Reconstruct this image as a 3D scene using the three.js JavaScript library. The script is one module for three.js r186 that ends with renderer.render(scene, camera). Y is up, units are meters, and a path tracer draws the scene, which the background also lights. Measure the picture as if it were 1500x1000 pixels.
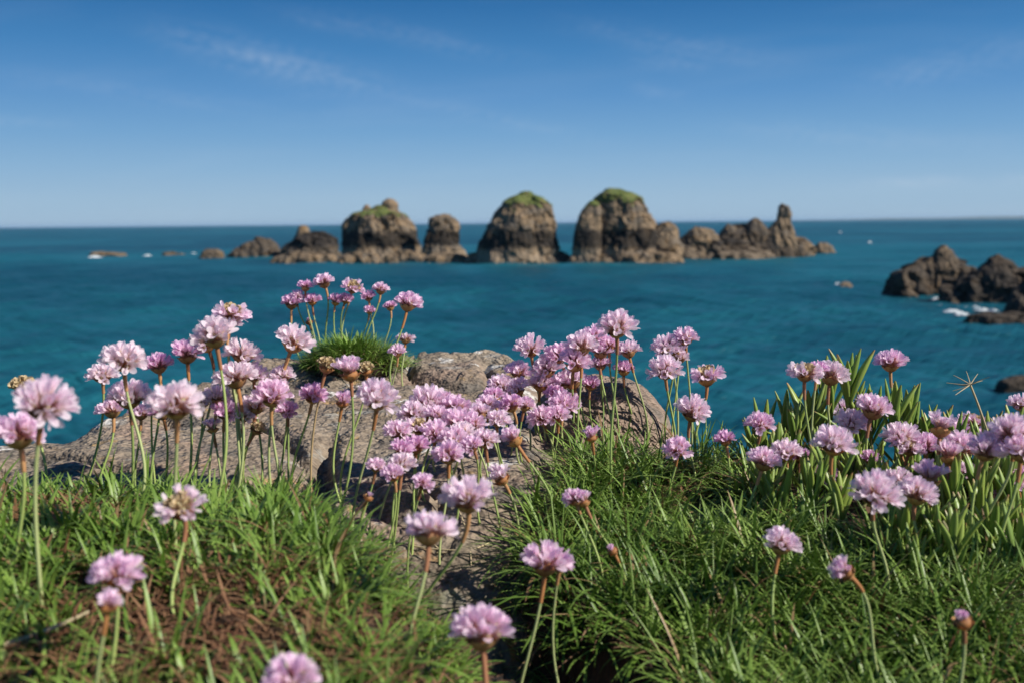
import * as THREE from 'three';
import { mergeGeometries, mergeVertices } from 'three/addons/utils/BufferGeometryUtils.js';
import { ImprovedNoise } from 'three/addons/math/ImprovedNoise.js';

// ------------------------------------------------------------------ camera, sky, sun, exposure
const HC = 10;                                  // eye above the sea, metres
const F = 1458;                                 // focal length in pixels of the 1500 px wide photograph
const scene = new THREE.Scene();
const camera = new THREE.PerspectiveCamera(2 * Math.atan(500 / F) * 180 / Math.PI, 1.5, 0.02, 80000);
camera.filmGauge = 36;
camera.position.set(0, HC, 0);
camera.rotation.order = 'YXZ';
camera.rotation.set(-Math.atan(173.5 / F), 0, -Math.atan(13.5 / 1500));
camera.focus = 0.64;
camera.userData.fStop = 12.5;
camera.updateMatrixWorld(true);
const renderer = new THREE.WebGLRenderer({ antialias: true });
renderer.setSize(1024, 682);
renderer.toneMapping = THREE.LinearToneMapping;
renderer.toneMappingExposure = 1.25;
renderer.shadowMap.enabled = true;

const SUN = new THREE.Vector3(0.74, 0.62, 0.30).normalize();
const sun = new THREE.DirectionalLight(new THREE.Color(1.0, 0.94, 0.85), 5.0);
sun.name = 'sun';
sun.position.set(SUN.x * 30, HC + SUN.y * 30, SUN.z * 30);
sun.target.position.set(0, HC, 0);
sun.castShadow = true;
sun.shadow.mapSize.set(4096, 4096);
Object.assign(sun.shadow.camera, { left: -4, right: 4, top: 4, bottom: -4, near: 1, far: 80 });
scene.add(sun, sun.target);

// ------------------------------------------------------------------ numbers
let seed = 7;
function rnd() { seed = (seed + 0x6D2B79F5) | 0; let t = Math.imul(seed ^ (seed >>> 15), 1 | seed); t = (t + Math.imul(t ^ (t >>> 7), 61 | t)) ^ t; return ((t ^ (t >>> 14)) >>> 0) / 4294967296; }
const rr = (a, b) => a + (b - a) * rnd();
const perlin = new ImprovedNoise();
const N3 = (x, y, z) => perlin.noise(x + 100.3, y + 57.7, z + 33.1);
function fbm(x, y, z, oct = 4, gain = 0.5) { let s = 0, a = 1, n = 0; for (let i = 0; i < oct; i++) { s += a * N3(x, y, z); n += a; a *= gain; x = x * 2.03 + 11.1; y = y * 2.03 + 3.7; z = z * 2.03 + 7.3; } return s / n; }
function ridge(x, y, z, oct = 3) { let s = 0, a = 1, n = 0; for (let i = 0; i < oct; i++) { s += a * (1 - 2 * Math.abs(N3(x, y, z))); n += a; a *= 0.5; x = x * 2.1 + 5; y = y * 2.1 + 9; z = z * 2.1 + 2; } return s / n; }
const hash3 = (x, y, z) => { let h = Math.imul(x, 374761393) ^ Math.imul(y, 668265263) ^ Math.imul(z, 1274126177); h = Math.imul(h ^ (h >>> 13), 1103515245); return ((h ^ (h >>> 16)) >>> 0) / 4294967296; };
function blocks(x, y, z) {                     // jointed rock: [distance to the nearest joint, height of the block 0..1]
  const X = Math.floor(x), Y = Math.floor(y), Z = Math.floor(z); let d1 = 9, d2 = 9, id = 0;
  for (let i = -1; i <= 1; i++) for (let j = -1; j <= 1; j++) for (let k = -1; k <= 1; k++) { const a = X + i, b = Y + j, c = Z + k, dx = a + hash3(a, b, c) - x, dy = b + hash3(a + 71, b, c) - y, dz = c + hash3(a, b + 37, c) - z, d = dx * dx + dy * dy + dz * dz; if (d < d1) { d2 = d1; d1 = d; id = hash3(a, b, c + 91); } else if (d < d2) d2 = d; }
  return [Math.sqrt(d2) - Math.sqrt(d1), id];
}
const clamp = (v, a = 0, b = 1) => Math.min(b, Math.max(a, v));
const lerp = (a, b, t) => a + (b - a) * t;
const sstep = (a, b, v) => { const t = clamp((v - a) / (b - a)); return t * t * (3 - 2 * t); };
const mix3 = (a, b, t) => [lerp(a[0], b[0], t), lerp(a[1], b[1], t), lerp(a[2], b[2], t)];
function table(rows, x) {                      // rows [x, v] sorted by x, smooth between
  if (x <= rows[0][0]) return rows[0][1];
  for (let i = 1; i < rows.length; i++) if (x <= rows[i][0]) { const t = (x - rows[i - 1][0]) / (rows[i][0] - rows[i - 1][0]); return lerp(rows[i - 1][1], rows[i][1], t * t * (3 - 2 * t)); }
  return rows[rows.length - 1][1];
}
const srgb = (r, g, b) => { const c = new THREE.Color().setRGB(r / 255, g / 255, b / 255, THREE.SRGBColorSpace); return [c.r, c.g, c.b]; };

// a pixel of the photograph gives a direction; the distance comes from what the thing touches
const Q = camera.quaternion.clone();
const ray = (px, py) => new THREE.Vector3((px - 750) / F, -(py - 500) / F, -1).applyQuaternion(Q);
const at = (px, py, d) => { const r = ray(px, py); return r.multiplyScalar(d / -r.z).add(camera.position); };
const onSea = (px, py) => { const r = ray(px, py); return r.multiplyScalar(HC / -r.y).add(camera.position); };

// ------------------------------------------------------------------ sky: clear air, paler at the horizon, thin cirrus
{
  const W = 2048, H = 1024, data = new Float32Array(W * H * 4);
  const stops = [[0, srgb(163, 190, 212)], [1.4, srgb(157, 188, 213)], [3.2, srgb(138, 178, 212)], [5, srgb(117, 165, 208)], [7, srgb(95, 149, 201)], [9.5, srgb(70, 131, 187)], [12.2, srgb(49, 110, 168)], [17, srgb(42, 99, 157)], [30, srgb(36, 88, 146)], [60, srgb(30, 76, 132)], [90, srgb(28, 72, 126)]];
  const streak = (az, el, a0, e0, a1, e1, wide) => {  // closeness to a thin wind-drawn band
    const dx = a1 - a0, dy = e1 - e0, t = clamp(((az - a0) * dx + (el - e0) * dy) / (dx * dx + dy * dy));
    const q = Math.hypot(az - a0 - t * dx, (el - e0 - t * dy)); return Math.exp(-((q / wide) ** 2)) * Math.sin(Math.PI * clamp(t * 0.94 + 0.03));
  };
  for (let j = 0; j < H; j++) {
    const el = ((j + 0.5) / H - 0.5) * 180, e = Math.max(el, 0);
    let k = 1; while (k < stops.length - 1 && e > stops[k][0]) k++;
    const base = mix3(stops[k - 1][1], stops[k][1], clamp((e - stops[k - 1][0]) / (stops[k][0] - stops[k - 1][0])));
    for (let i = 0; i < W; i++) {
      const phi = ((i + 0.5) / W - 0.5) * 2 * Math.PI, x = Math.cos(phi), z = Math.sin(phi);
      let c = base, o = 4 * (j * W + i);
      if (el > 0) {
        const az = Math.atan2(x, -z) * 180 / Math.PI, s = Math.cos(el * Math.PI / 180), y = Math.sin(el * Math.PI / 180) + 0.10;
        const u = x * s / y, v = z * s / y;
        let a = 0.06 * clamp(fbm(u * 0.9 + v * 0.5, v * 2.4 - u * 0.9, 3.3, 4) * 2.2 - 0.12) * sstep(0.5, 4, el);
        const wv = 0.35 * fbm(az * 0.22, el * 0.5, 2.4, 3), f = 1.7 * clamp(0.35 + 1.3 * fbm(az * 0.55 + el * 1.2, el * 5.5 + az * 1.1, 8.1, 5, 0.6));
        a += 0.27 * f * streak(az, el + wv, -20, 10.4, -5.5, 7.0, 0.8) + 0.13 * f * streak(az, el + wv, -14, 11.6, 2, 9.0, 0.5) + 0.12 * f * streak(az, el + wv, 2, 11.2, 16, 8.2, 0.6) + 0.10 * f * streak(az, el + wv, -28, 7.8, -12, 6.0, 0.5) + 0.12 * f * streak(az, el + wv, 10, 5.2, 27, 3.8, 0.5) + 0.14 * f * streak(az, el, -6, 6.9, 5, 4.6, 0.35) + 0.11 * f * streak(az, el, 6.4, 8.9, 11.5, 8.4, 0.45)
          + 0.14 * f * streak(az, el, 6.5, 7.6, 10, 6.7, 0.3) + 0.14 * f * streak(az, el, 18, 7.0, 30, 9.0, 0.8) + 0.25 * f * streak(az, el, 19, 1.9, 25, 2.0, 0.25) + 0.3 * f * streak(az, el, 25.4, 2.0, 32, 2.0, 0.25) + 0.12 * f * streak(az, el, -32, 5.4, -22, 5.3, 0.25)
          + 0.10 * sstep(3.6, 0.6, el) * clamp(fbm(az * 0.06, el * 0.9, 5.5, 3) * 2 + 0.2);
        c = mix3(base, [0.62, 0.70, 0.80], clamp(a * 0.68));
      }
      data[o] = c[0] / 1.25; data[o + 1] = c[1] / 1.25; data[o + 2] = c[2] / 1.25; data[o + 3] = 1;   // as bright as photographed at this exposure
    }
  }
  const t = new THREE.DataTexture(data, W, H, THREE.RGBAFormat, THREE.FloatType);
  t.mapping = THREE.EquirectangularReflectionMapping; t.magFilter = THREE.LinearFilter; t.needsUpdate = true;
  scene.background = t; scene.environment = t;
}

// ------------------------------------------------------------------ helpers for objects
const taken = new Map();
function numbered(name) { const n = taken.get(name) ?? 0; taken.set(name, n + 1); return n ? `${name}_${String(n).padStart(3, '0')}` : name; }
function shade(o) { o.traverse((c) => { if (c.isMesh) { c.castShadow = true; c.receiveShadow = true; } }); return o; }
function add(o, name, label, category, group, kind) {
  o.name = numbered(name); if (label) o.userData.label = label; if (category) o.userData.category = category; if (group) o.userData.group = group; if (kind) o.userData.kind = kind;
  scene.add(shade(o)); return o;
}
function part(parent, name, geometry, material) { const m = new THREE.Mesh(geometry, material); m.name = name; parent.add(m); return m; }
function colored(g, fn) { const p = g.attributes.position, c = new Float32Array(p.count * 3); for (let i = 0; i < p.count; i++) { const v = fn(p.getX(i), p.getY(i), p.getZ(i), i); c.set(v, i * 3); } g.setAttribute('color', new THREE.BufferAttribute(c, 3)); return g; }
function tex(size, fn, color, rep) {
  const d = new Uint8Array(size * size * 4);
  for (let j = 0; j < size; j++) for (let i = 0; i < size; i++) { const v = fn((i + 0.5) / size, (j + 0.5) / size), o = 4 * (j * size + i); d[o] = v[0] * 255; d[o + 1] = v[1] * 255; d[o + 2] = v[2] * 255; d[o + 3] = 255; }
  const t = new THREE.DataTexture(d, size, size, THREE.RGBAFormat); t.magFilter = THREE.LinearFilter; t.minFilter = THREE.LinearFilter; t.wrapS = t.wrapT = rep ? THREE.RepeatWrapping : THREE.ClampToEdgeWrapping;
  if (color) t.colorSpace = THREE.SRGBColorSpace; t.needsUpdate = true; return t;
}
const toS = (c) => { const f = (v) => v <= 0.0031308 ? v * 12.92 : 1.055 * Math.pow(clamp(v), 1 / 2.4) - 0.055; return [f(c[0]), f(c[1]), f(c[2])]; };
function grid(nu, nv, fn, uvfn) {
  const p = new Float32Array((nu + 1) * (nv + 1) * 3), uv = new Float32Array((nu + 1) * (nv + 1) * 2), idx = [];
  for (let j = 0; j <= nv; j++) for (let i = 0; i <= nu; i++) { const k = j * (nu + 1) + i, v = fn(i / nu, j / nv, i, j); p[k * 3] = v[0]; p[k * 3 + 1] = v[1]; p[k * 3 + 2] = v[2]; const t = uvfn ? uvfn(v, i / nu, j / nv) : [i / nu, j / nv]; uv[k * 2] = t[0]; uv[k * 2 + 1] = t[1]; }
  for (let j = 0; j < nv; j++) for (let i = 0; i < nu; i++) { const a = j * (nu + 1) + i, b = a + 1, c = a + nu + 1, d = c + 1; idx.push(a, b, d, a, d, c); }
  const g = new THREE.BufferGeometry(); g.setAttribute('position', new THREE.BufferAttribute(p, 3)); g.setAttribute('uv', new THREE.BufferAttribute(uv, 2)); g.setIndex(idx); return g;
}

// ------------------------------------------------------------------ the sea
{
  const waves = [];
  for (let i = 0; i < 46; i++) { const L = 0.7 * Math.pow(34, i / 45) * rr(0.9, 1.1), th = 0.04 + rr(-0.85, 0.85); waves.push([2 * Math.PI / L * Math.sin(th), 2 * Math.PI / L * Math.cos(th), rr(0, 6.28), L * (L < 2 ? 0.012 : L < 6 ? 0.014 : 0.005) * rr(0.5, 1.2), L]); }
  const rings = []; let r = 9; while (r < 420) { rings.push(r); r *= 1.0066; } while (r < 45000) { rings.push(r); r *= 1.035; } rings.push(48000);
  const az = []; for (let i = -60; i < 0; i++) az.push(-31 + i * 1.4); for (let i = 0; i <= 400; i++) az.push(-31 + i * 62 / 400); for (let i = 1; i <= 60; i++) az.push(31 + i * 1.4);
  const n = az.length - 1, m = rings.length - 1, col = [];
  const g = grid(n, m, (u, v, i, j) => {
    const a = az[i] * Math.PI / 180, R = rings[j], x = R * Math.sin(a), z = -R * Math.cos(a), step = R < 420 ? R * 0.0075 : R * 0.035;
    let h = 0; const gust = 0.75 + 0.55 * fbm(x * 0.012, z * 0.012, 4.4, 3);
    for (const w of waves) { const k = sstep(2.2, 4.5, w[4] / step); if (k > 0) h += k * w[3] * Math.sin(w[0] * x + w[1] * z + w[2]); }
    h *= gust * 1.15;
    const deep = fbm(x * 0.006 + 3, z * 0.006, 1.2, 4) + 0.55 * fbm(x * 0.05, z * 0.03, 6.2, 3), sand = sstep(-0.3, 0.3, deep);
    let c = mix3([0.006, 0.060, 0.090], [0.012, 0.110, 0.148], sand);
    col.push(...c);
    return [x, h, z];
  }, (p) => [p[0] / 23, p[2] / 23]);
  g.setAttribute('color', new THREE.BufferAttribute(new Float32Array(col), 3));
  const idx = g.index.array; g.computeVertexNormals();
  if (g.attributes.normal.getY(5000) < 0) { for (let i = 0; i < idx.length; i += 3) { const t = idx[i]; idx[i] = idx[i + 1]; idx[i + 1] = t; } g.computeVertexNormals(); }
  const TW = []; for (let i = 0; i < 60; i++) { const k = 8 + Math.floor(rnd() * 70), th = 0.04 + rr(-1, 1); TW.push([Math.round(k * Math.sin(th)), Math.round(k * Math.cos(th)), rr(0, 6.28), 1 / k]); }
  const ripples = tex(512, (u, v) => { let sx = 0, sy = 0; for (const w of TW) { const c = Math.cos(2 * Math.PI * (w[0] * u + w[1] * v) + w[2]) * 0.045; sx += w[0] * w[3] * c; sy += w[1] * w[3] * c; } const q = 1 / Math.hypot(sx, sy, 1); return [0.5 - 0.5 * sx * q, 0.5 - 0.5 * sy * q, 0.5 + 0.5 * q]; }, false, true);
  const mat = new THREE.MeshPhysicalMaterial({ vertexColors: true, roughness: 0.38, ior: 1.333, specularIntensity: 0.34, normalMap: ripples, normalScale: new THREE.Vector2(1.3, 1.3) });
  const sea = new THREE.Mesh(g, mat);
  add(sea, 'sea', 'blue green rippled sea reaching to the horizon', 'sea', null, 'structure');
}

// ------------------------------------------------------------------ low coast beyond the bay, hazed by the air between
{
  const g = grid(200, 12, (u, v) => { const az = lerp(14, 40, u) * Math.PI / 180, R = 21000 + 1500 * v, h = v * (14 + 55 * sstep(0, 0.5, u) * (0.75 + 0.5 * fbm(u * 9, 3, 1, 4))) * sstep(0, 0.06, u); return [R * Math.sin(az), h - 4, -R * Math.cos(az)]; });
  g.computeVertexNormals();
  add(new THREE.Mesh(g, new THREE.MeshStandardMaterial({ color: new THREE.Color(0.10, 0.12, 0.07), roughness: 1 })), 'far_coast', 'low far coast on the horizon', 'coast', null, 'structure');
  scene.fog = new THREE.FogExp2(new THREE.Color(0.50, 0.74, 1.0), 3.2e-5);
}
// ------------------------------------------------------------------ rocks standing in the sea
const rockBump = tex(512, (u, v) => { const h = clamp(0.5 + 0.45 * fbm(u * 16, v * 16, 2.2, 5, 0.6) + 0.2 * ridge(u * 7, v * 7, 5.1, 2)); return [h, h, h]; }, false, true);
const seaRockMat = new THREE.MeshPhysicalMaterial({ vertexColors: true, roughness: 0.9, specularIntensity: 0.35, bumpMap: rockBump, bumpScale: 0.3 });
const turfMat = new THREE.MeshStandardMaterial({ vertexColors: true, roughness: 0.95 });
const TAN = [0.30, 0.215, 0.135], BROWN = [0.165, 0.122, 0.078], GREY = [0.17, 0.142, 0.112], BLACK = [0.020, 0.0185, 0.0175], OCHRE = [0.29, 0.165, 0.06], PALE = [0.36, 0.29, 0.215];
// a solid whose outline is the row list [y, left, right] (photo pixels at that distance), round in plan, then broken up by cracks and ledges
function stackShape(rows, d, o = {}) {
  const { flat = 0.8, sink = 1.2, rough = 1, nu = 150, nv = 76, dark = 0, id = 0, turn = 0, zones = 1 } = o, R = rows.map(([y, l, r]) => { const a = at(l, y, d), b = at(r, y, d); return [a.y, (a.x + b.x) / 2, Math.max(0.05, (b.x - a.x) / 2)]; }).reverse();
  const y0 = R[0][0], y1 = R[R.length - 1][0], c0 = R[0]; R.unshift([Math.min(y0, 0) - sink, c0[1], c0[2] * 1.04]);
  const wide = Math.max(...R.map((q) => q[2])), top = R[R.length - 1];
  const lift = Math.min(top[2] * 0.25, (y1 - y0) * 0.06);
  const at1 = (y, k) => { for (let i = 1; i < R.length; i++) if (y <= R[i][0]) { const t = (y - R[i - 1][0]) / (R[i][0] - R[i - 1][0]); return lerp(R[i - 1][k], R[i][k], t); } return R[R.length - 1][k]; };
  const yb = R[0][0], amp = rough * Math.min(1.4, 0.11 * wide), dz = -d;
  const cuts = [], keepSeed = seed; seed = 1000 + id * 77;
  for (let i = 0; i < (nu > 100 ? 20 : 0); i++) { const th = rr(0, 6.2832), up = rr(0.0, 0.32), n = new THREE.Vector3(Math.cos(th), up, Math.sin(th)).normalize(); let far = -1e9; for (let j = 1; j < R.length; j++) { const q = R[j]; far = Math.max(far, n.x * q[1] + n.y * q[0] + q[2] * Math.hypot(n.x, n.z * flat)); } const mid = n.x * c0[1] + n.y * (y0 + y1) / 2; cuts.push([n, mid + (far - mid) * rr(0.89, 1.0)]); }
  seed = keepSeed;
  const g = grid(nu, nv, (u, v) => {
    const a = u * 2 * Math.PI;
    let y, s;
    if (v < 0.8) { y = lerp(yb, y1, v / 0.8); s = at1(y, 2); } else { const t = (v - 0.8) / 0.2; s = top[2] * Math.cos(t * Math.PI / 2) ** 0.8; y = y1 + lift * Math.sin(t * Math.PI / 2); if (t > 0.999) s = 0; }
    const cx = at1(Math.min(y, y1), 1), ca = Math.cos(a), sa = Math.sin(a);
    const sq = Math.pow(Math.pow(Math.abs(ca), 2.6) + Math.pow(Math.abs(sa), 2.6), -1 / 2.6);
    let x = cx + ca * s * sq, z = sa * s * sq * flat;
    for (const [n, o2] of cuts) { const e = n.x * x + n.y * y + n.z * z - o2; if (e > 0) { x -= n.x * e; y -= n.y * e * (v < 0.8 ? 0.3 : 1); z -= n.z * e; } }
    const q = 1 / Math.max(1.2, wide * 0.42), nx = x * q + id * 7.7, ny = y * q * 0.8, nz = z * q + id * 3.1;
    const big = fbm(nx, ny, nz, 4), crack = Math.pow(clamp(ridge(nx * 1.3 + 4, ny * 0.35, nz * 1.3, 2)), 5), ledge = N3(nx * 0.5, y * 0.9 + big, nz * 0.5);
    const wx = 0.5 * fbm(x * 0.5, y * 0.5, z * 0.5, 3), bl = blocks(x / (1.5 + 0.24 * wide) + id + wx, y / (2.4 + 0.34 * wide) + wx, z / (1.5 + 0.24 * wide)), bs = blocks(x / 1.9 + 5 + wx * 1.5, y / 2.4 + id, z / 1.9 + wx);
    const k = (amp * (1.1 * big - 0.5 * crack + 0.9 * (bl[1] - 0.5) - 0.4 * sstep(0.10, 0, bl[0])) + Math.min(0.36, amp * 0.4) * (bs[1] - 0.5) + 0.18 * Math.min(1, amp) * ledge + 0.28 * Math.min(amp, 1) * fbm(x * 0.9, y * 0.9, z * 0.9 + id, 4, 0.6)) * clamp(s / (0.35 * wide));
    x += ca * k; z += sa * k; y += (v > 0.75 ? 0.5 * amp * N3(nx * 1.6, 3, nz * 1.6) * sstep(0.75, 0.9, v) : 0);
    return [x, y, z + dz];
  }, (p, u, v) => [u * wide * 6.28 / 6, v * (y1 - yb) / 6]);
  colored(g, (x, y, z) => {
    const w = fbm(x * 0.35 + id * 5, y * 0.5, z * 0.35, 4), fine = fbm(x * 1.6, y * 1.6, z * 1.6 + id, 4);
    const yy = y + 1.7 * w + 0.9 * fine;
    let c = mix3(mix3(BROWN, TAN, sstep(-0.45, 0.4, w + fine * 0.5)), GREY, sstep(0, 0.5, fbm(x * 0.2, y * 0.4 + 9, z * 0.2 + id, 3) + 0.15));
    c = mix3(c, OCHRE, 0.55 * sstep(0.18, 0.4, fbm(x * 0.5 + 31, y * 0.5, z * 0.5, 3)));
    if (zones) {                                                    // bands of shore life: pale barnacles low, black lichen above them
      const black = sstep(3.3, 4.0, yy) * sstep(8.7, 7.4, yy);
      c = mix3(c, BLACK, 0.86 * black);
      c = mix3(c, mix3(TAN, PALE, clamp(0.5 + fine)), sstep(3.4, 2.2, yy) * 0.8);
    }
    if (dark) c = mix3(c, [0.046, 0.039, 0.034], dark * 0.85);  // even mix towards dark brown, set per rock
    const t = 0.82 + 0.5 * fine; return [c[0] * t, c[1] * t, c[2] * t];
  });
  const gg = mergeVertices(g.deleteAttribute('uv') && g, 1e-4); gg.computeVertexNormals();
  { const i0 = gg.index.array, n = gg.attributes.normal, p = gg.attributes.position; let out = 0; for (let i = 0; i < p.count; i += 7) out += n.getX(i) * (p.getX(i) - c0[1]) + n.getZ(i) * (p.getZ(i) + d); if (out < 0) { for (let i = 0; i < i0.length; i += 3) { const t = i0[i]; i0[i] = i0[i + 1]; i0[i + 1] = t; } gg.computeVertexNormals(); } }
  { const p = gg.attributes.position, uv = new Float32Array(p.count * 2); for (let i = 0; i < p.count; i++) { uv[i * 2] = (p.getX(i) + p.getZ(i)) / 6; uv[i * 2 + 1] = p.getY(i) / 6; } gg.setAttribute('uv', new THREE.BufferAttribute(uv, 2)); }
  return gg;
}
function turfCap(g, yTurf, id) {                // a skin of turf on the top of a stack, with its own ragged lower edge
  const p = g.attributes.position, nn = g.attributes.normal, idx = g.index.array, keep = [], ok = (i) => p.getY(i) + 3.4 * fbm(p.getX(i) * 0.34 + id, p.getY(i) * 0.3, p.getZ(i) * 0.34, 4, 0.6) - (1 - nn.getY(i)) * 1.6 > yTurf;
  for (let i = 0; i < idx.length; i += 3) if (ok(idx[i]) && ok(idx[i + 1]) && ok(idx[i + 2])) keep.push(idx[i], idx[i + 1], idx[i + 2]);
  const q = new Float32Array(p.count * 3);
  for (let i = 0; i < p.count; i++) { const k = 0.22 + 0.22 * fbm(p.getX(i) * 1.5, p.getY(i) * 1.5, p.getZ(i) * 1.5, 3); q[i * 3] = p.getX(i) + nn.getX(i) * k; q[i * 3 + 1] = p.getY(i) + nn.getY(i) * k; q[i * 3 + 2] = p.getZ(i) + nn.getZ(i) * k; }
  const t = new THREE.BufferGeometry(); t.setAttribute('position', new THREE.BufferAttribute(q, 3)); t.setIndex(keep); t.computeVertexNormals();
  return colored(t, (x, y, z) => { const f = fbm(x * 0.6, y * 0.6, z * 0.6 + id, 4); return mix3(mix3([0.058, 0.090, 0.014], [0.14, 0.155, 0.04], clamp(0.45 + f * 1.3)), [0.17, 0.12, 0.06], 0.7 * sstep(0.1, 0.35, fbm(x * 0.8 + 9, y * 0.8, z * 0.8, 3))); });
}
const dist = (px, py) => -onSea(px, py).z;
function seaRock(name, label, group, pieces, category = 'sea rock') {
  const root = new THREE.Group(); let first = null;
  for (const pc of pieces) { const g = stackShape(pc.rows, pc.d, pc); const m = part(root, pc.name, g, seaRockMat); if (pc.turf !== undefined) part(root, 'turf_cap', turfCap(g, pc.turf, pc.id ?? 0), turfMat); }
  return add(root, name, label, category, group);
}
{
  const G = 'rocks and stacks of the reef';
  const dA = dist(160, 375), dE = dist(370, 377) + 4;
  seaRock('reef_rock', 'longest low tan rock awash at the outer tip of the reef', G, [{ name: 'rock_body', rows: [[369, 136, 160], [371, 132, 182], [377, 129, 188]], d: dA + 1, flat: 0.35, id: 1, nu: 90, nv: 30, zones: 0, sink: 1 }]);
  seaRock('reef_rock', 'flat brown rock awash between two patches of surf', G, [{ name: 'rock_body', rows: [[369, 241, 254], [371, 238, 262], [376, 236, 290]], d: dA, flat: 0.3, id: 2, nu: 90, nv: 30, zones: 0, sink: 1 }]);
  seaRock('reef_rock', 'small rounded low rock next to the first jagged islet', G, [{ name: 'rock_body', rows: [[365, 302, 318], [369, 296, 325], [377, 292, 329]], d: dE - 5, flat: 0.6, id: 3, nu: 90, nv: 30, dark: 0.4, zones: 0, sink: 1 }]);
  seaRock('rock_islet', 'low jagged brown islet with a sloping seaward end', G, [{ name: 'rock_body', rows: [[350, 374, 396], [354, 362, 402], [358, 354, 406], [365, 346, 412], [371, 340, 418], [378, 330, 424]], d: dE, flat: 0.6, id: 4, rough: 1.5, dark: 0.6, zones: 0 }]);
  seaRock('rock_islet', 'dark jagged islet topped with one round tan boulder', G, [
    { name: 'rock_body', rows: [[343, 442, 480], [348, 430, 488], [355, 422, 491], [364, 415, 495], [372, 412, 499], [379, 408, 504]], d: dE - 8, flat: 0.7, id: 5, rough: 1.5, dark: 0.8 },
    { name: 'boulder', rows: [[331, 439, 448], [334, 436, 451], [339, 434, 453], [346, 433, 457]], d: dE - 8, id: 6, sink: 0, zones: 0, nu: 60, nv: 40 }]);
  const dG = dist(560, 381) + 8;
  seaRock('sea_stack', 'broad domed stack with pale boulders perched on its crown', G, [
    { name: 'rock_body', rows: [[308, 540, 576], [313, 521, 586], [320, 509, 594], [327, 505, 600], [337, 502, 607], [345, 501, 612], [365, 500, 616], [373, 498, 619], [382, 496, 624]], d: dG, id: 7, turf: 11.4, nu: 220, nv: 110, rough: 1.1 },
    { name: 'boulder', rows: [[292, 565, 576], [295, 561, 580], [300, 559, 583], [305, 561, 583], [312, 556, 586]], d: dG, id: 8, sink: 0.3, zones: 0, nu: 70, nv: 40, rough: 1.3 },
    { name: 'boulder', rows: [[300, 535, 539], [303, 532, 542], [310, 529, 546]], d: dG, id: 9, sink: 0.3, zones: 0, nu: 60, nv: 30 },
    { name: 'boulder', rows: [[304, 550, 560], [308, 546, 566], [314, 540, 572]], d: dG - 1, id: 10, sink: 0.3, zones: 0, nu: 60, nv: 30, rough: 1.6 },
    { name: 'boulder', rows: [[314, 584, 590], [319, 582, 596], [327, 578, 601]], d: dG - 1, id: 11, sink: 0.3, zones: 0, nu: 60, nv: 30, rough: 1.6 }], 'sea stack');
  seaRock('sea_stack', 'smallest stack, a squared block with a flat bare top', G, [
    { name: 'rock_body', rows: [[317, 636, 662], [319, 630, 667], [325, 627, 671], [335, 625, 672], [348, 622, 671], [358, 620, 674], [367, 618, 681], [380, 616, 687]], d: dist(650, 381) + 4, id: 12, nu: 180, nv: 90 }], 'sea stack');
  seaRock('sea_stack', 'dome shaped stack with a thin turf cap and a sloping shoulder', G, [
    { name: 'rock_body', rows: [[286, 760, 780], [290, 750, 793], [297, 741, 800], [305, 732, 807], [318, 721, 813], [332, 713, 817], [345, 706, 817], [363, 697, 816], [374, 692, 815], [386, 690, 814]], d: dist(755, 386) + 9, id: 13, turf: 13.2, nu: 220, nv: 110 }], 'sea stack');
  const dJ = dist(900, 385) + 10;
  seaRock('sea_stack', 'tallest stack with a thick bright green turf cap and a vertical cleft', G, [
    { name: 'rock_body', rows: [[281, 886, 916], [284, 878, 927], [290, 873, 937], [297, 868, 943], [305, 866, 947], [317, 866, 951], [330, 866, 960], [345, 867, 972], [360, 868, 984], [386, 869, 992]], d: dJ, id: 14, turf: 13.6, nu: 230, nv: 120 },
    { name: 'buttress', rows: [[296, 864, 873], [300, 858, 878], [306, 854, 880], [317, 848, 880], [330, 844, 881], [345, 841, 881], [362, 838, 882], [386, 835, 880]], d: dJ - 5, id: 15, turf: 13.4, nu: 120, nv: 90, rough: 0.7 },
    { name: 'outcrop', rows: [[326, 970, 983], [330, 965, 990], [338, 960, 993], [350, 950, 996], [362, 945, 1000]], d: dJ - 3, id: 16, sink: 0.5, zones: 0, nu: 90, nv: 50, rough: 1.4 }], 'sea stack');
  for (const [l, r, y, id, say] of [[494, 560, 370, 40, 'low barnacled rubble along the foot of the broad domed stack'], [560, 628, 369, 41, 'pale rubble joining the broad domed stack to the small block'], [612, 692, 371, 42, 'low rubble around the foot of the small squared block'], [684, 752, 368, 43, 'sloping rubble below the shoulder of the dome shaped stack'], [748, 822, 373, 44, 'pale rubble in front of the dome shaped stack'], [832, 905, 372, 45, 'pale rubble below the cleft of the tallest stack'], [900, 1004, 369, 46, 'long tan rubble slope between tallest stack and ridge'], [400, 500, 370, 47, 'low rubble between the jagged islet and the broad stack']])
    seaRock('shore_rubble', say, G, [{ name: 'rock_body', rows: [[y, lerp(l, r, 0.3), lerp(l, r, 0.62)], [y + 3, lerp(l, r, 0.12), lerp(l, r, 0.85)], [y + 7, lerp(l, r, 0.04), lerp(l, r, 0.95)], [387, l - 2, r + 2]], d: dist((l + r) / 2, 385) + 3, id, flat: 0.45, zones: 0, nu: 100, nv: 40, rough: 1.7, sink: 1 }]);
  const dK = dist(1080, 380) + 8;
  seaRock('reef_rock', 'low black rocks filling the gap between the two turf capped stacks', G, [{ name: 'rock_body', rows: [[368, 818, 824], [372, 812, 832], [378, 806, 838], [386, 800, 842]], d: dJ - 2, id: 33, dark: 0.95, zones: 0, nu: 90, nv: 40, rough: 1.5 }]);
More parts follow.
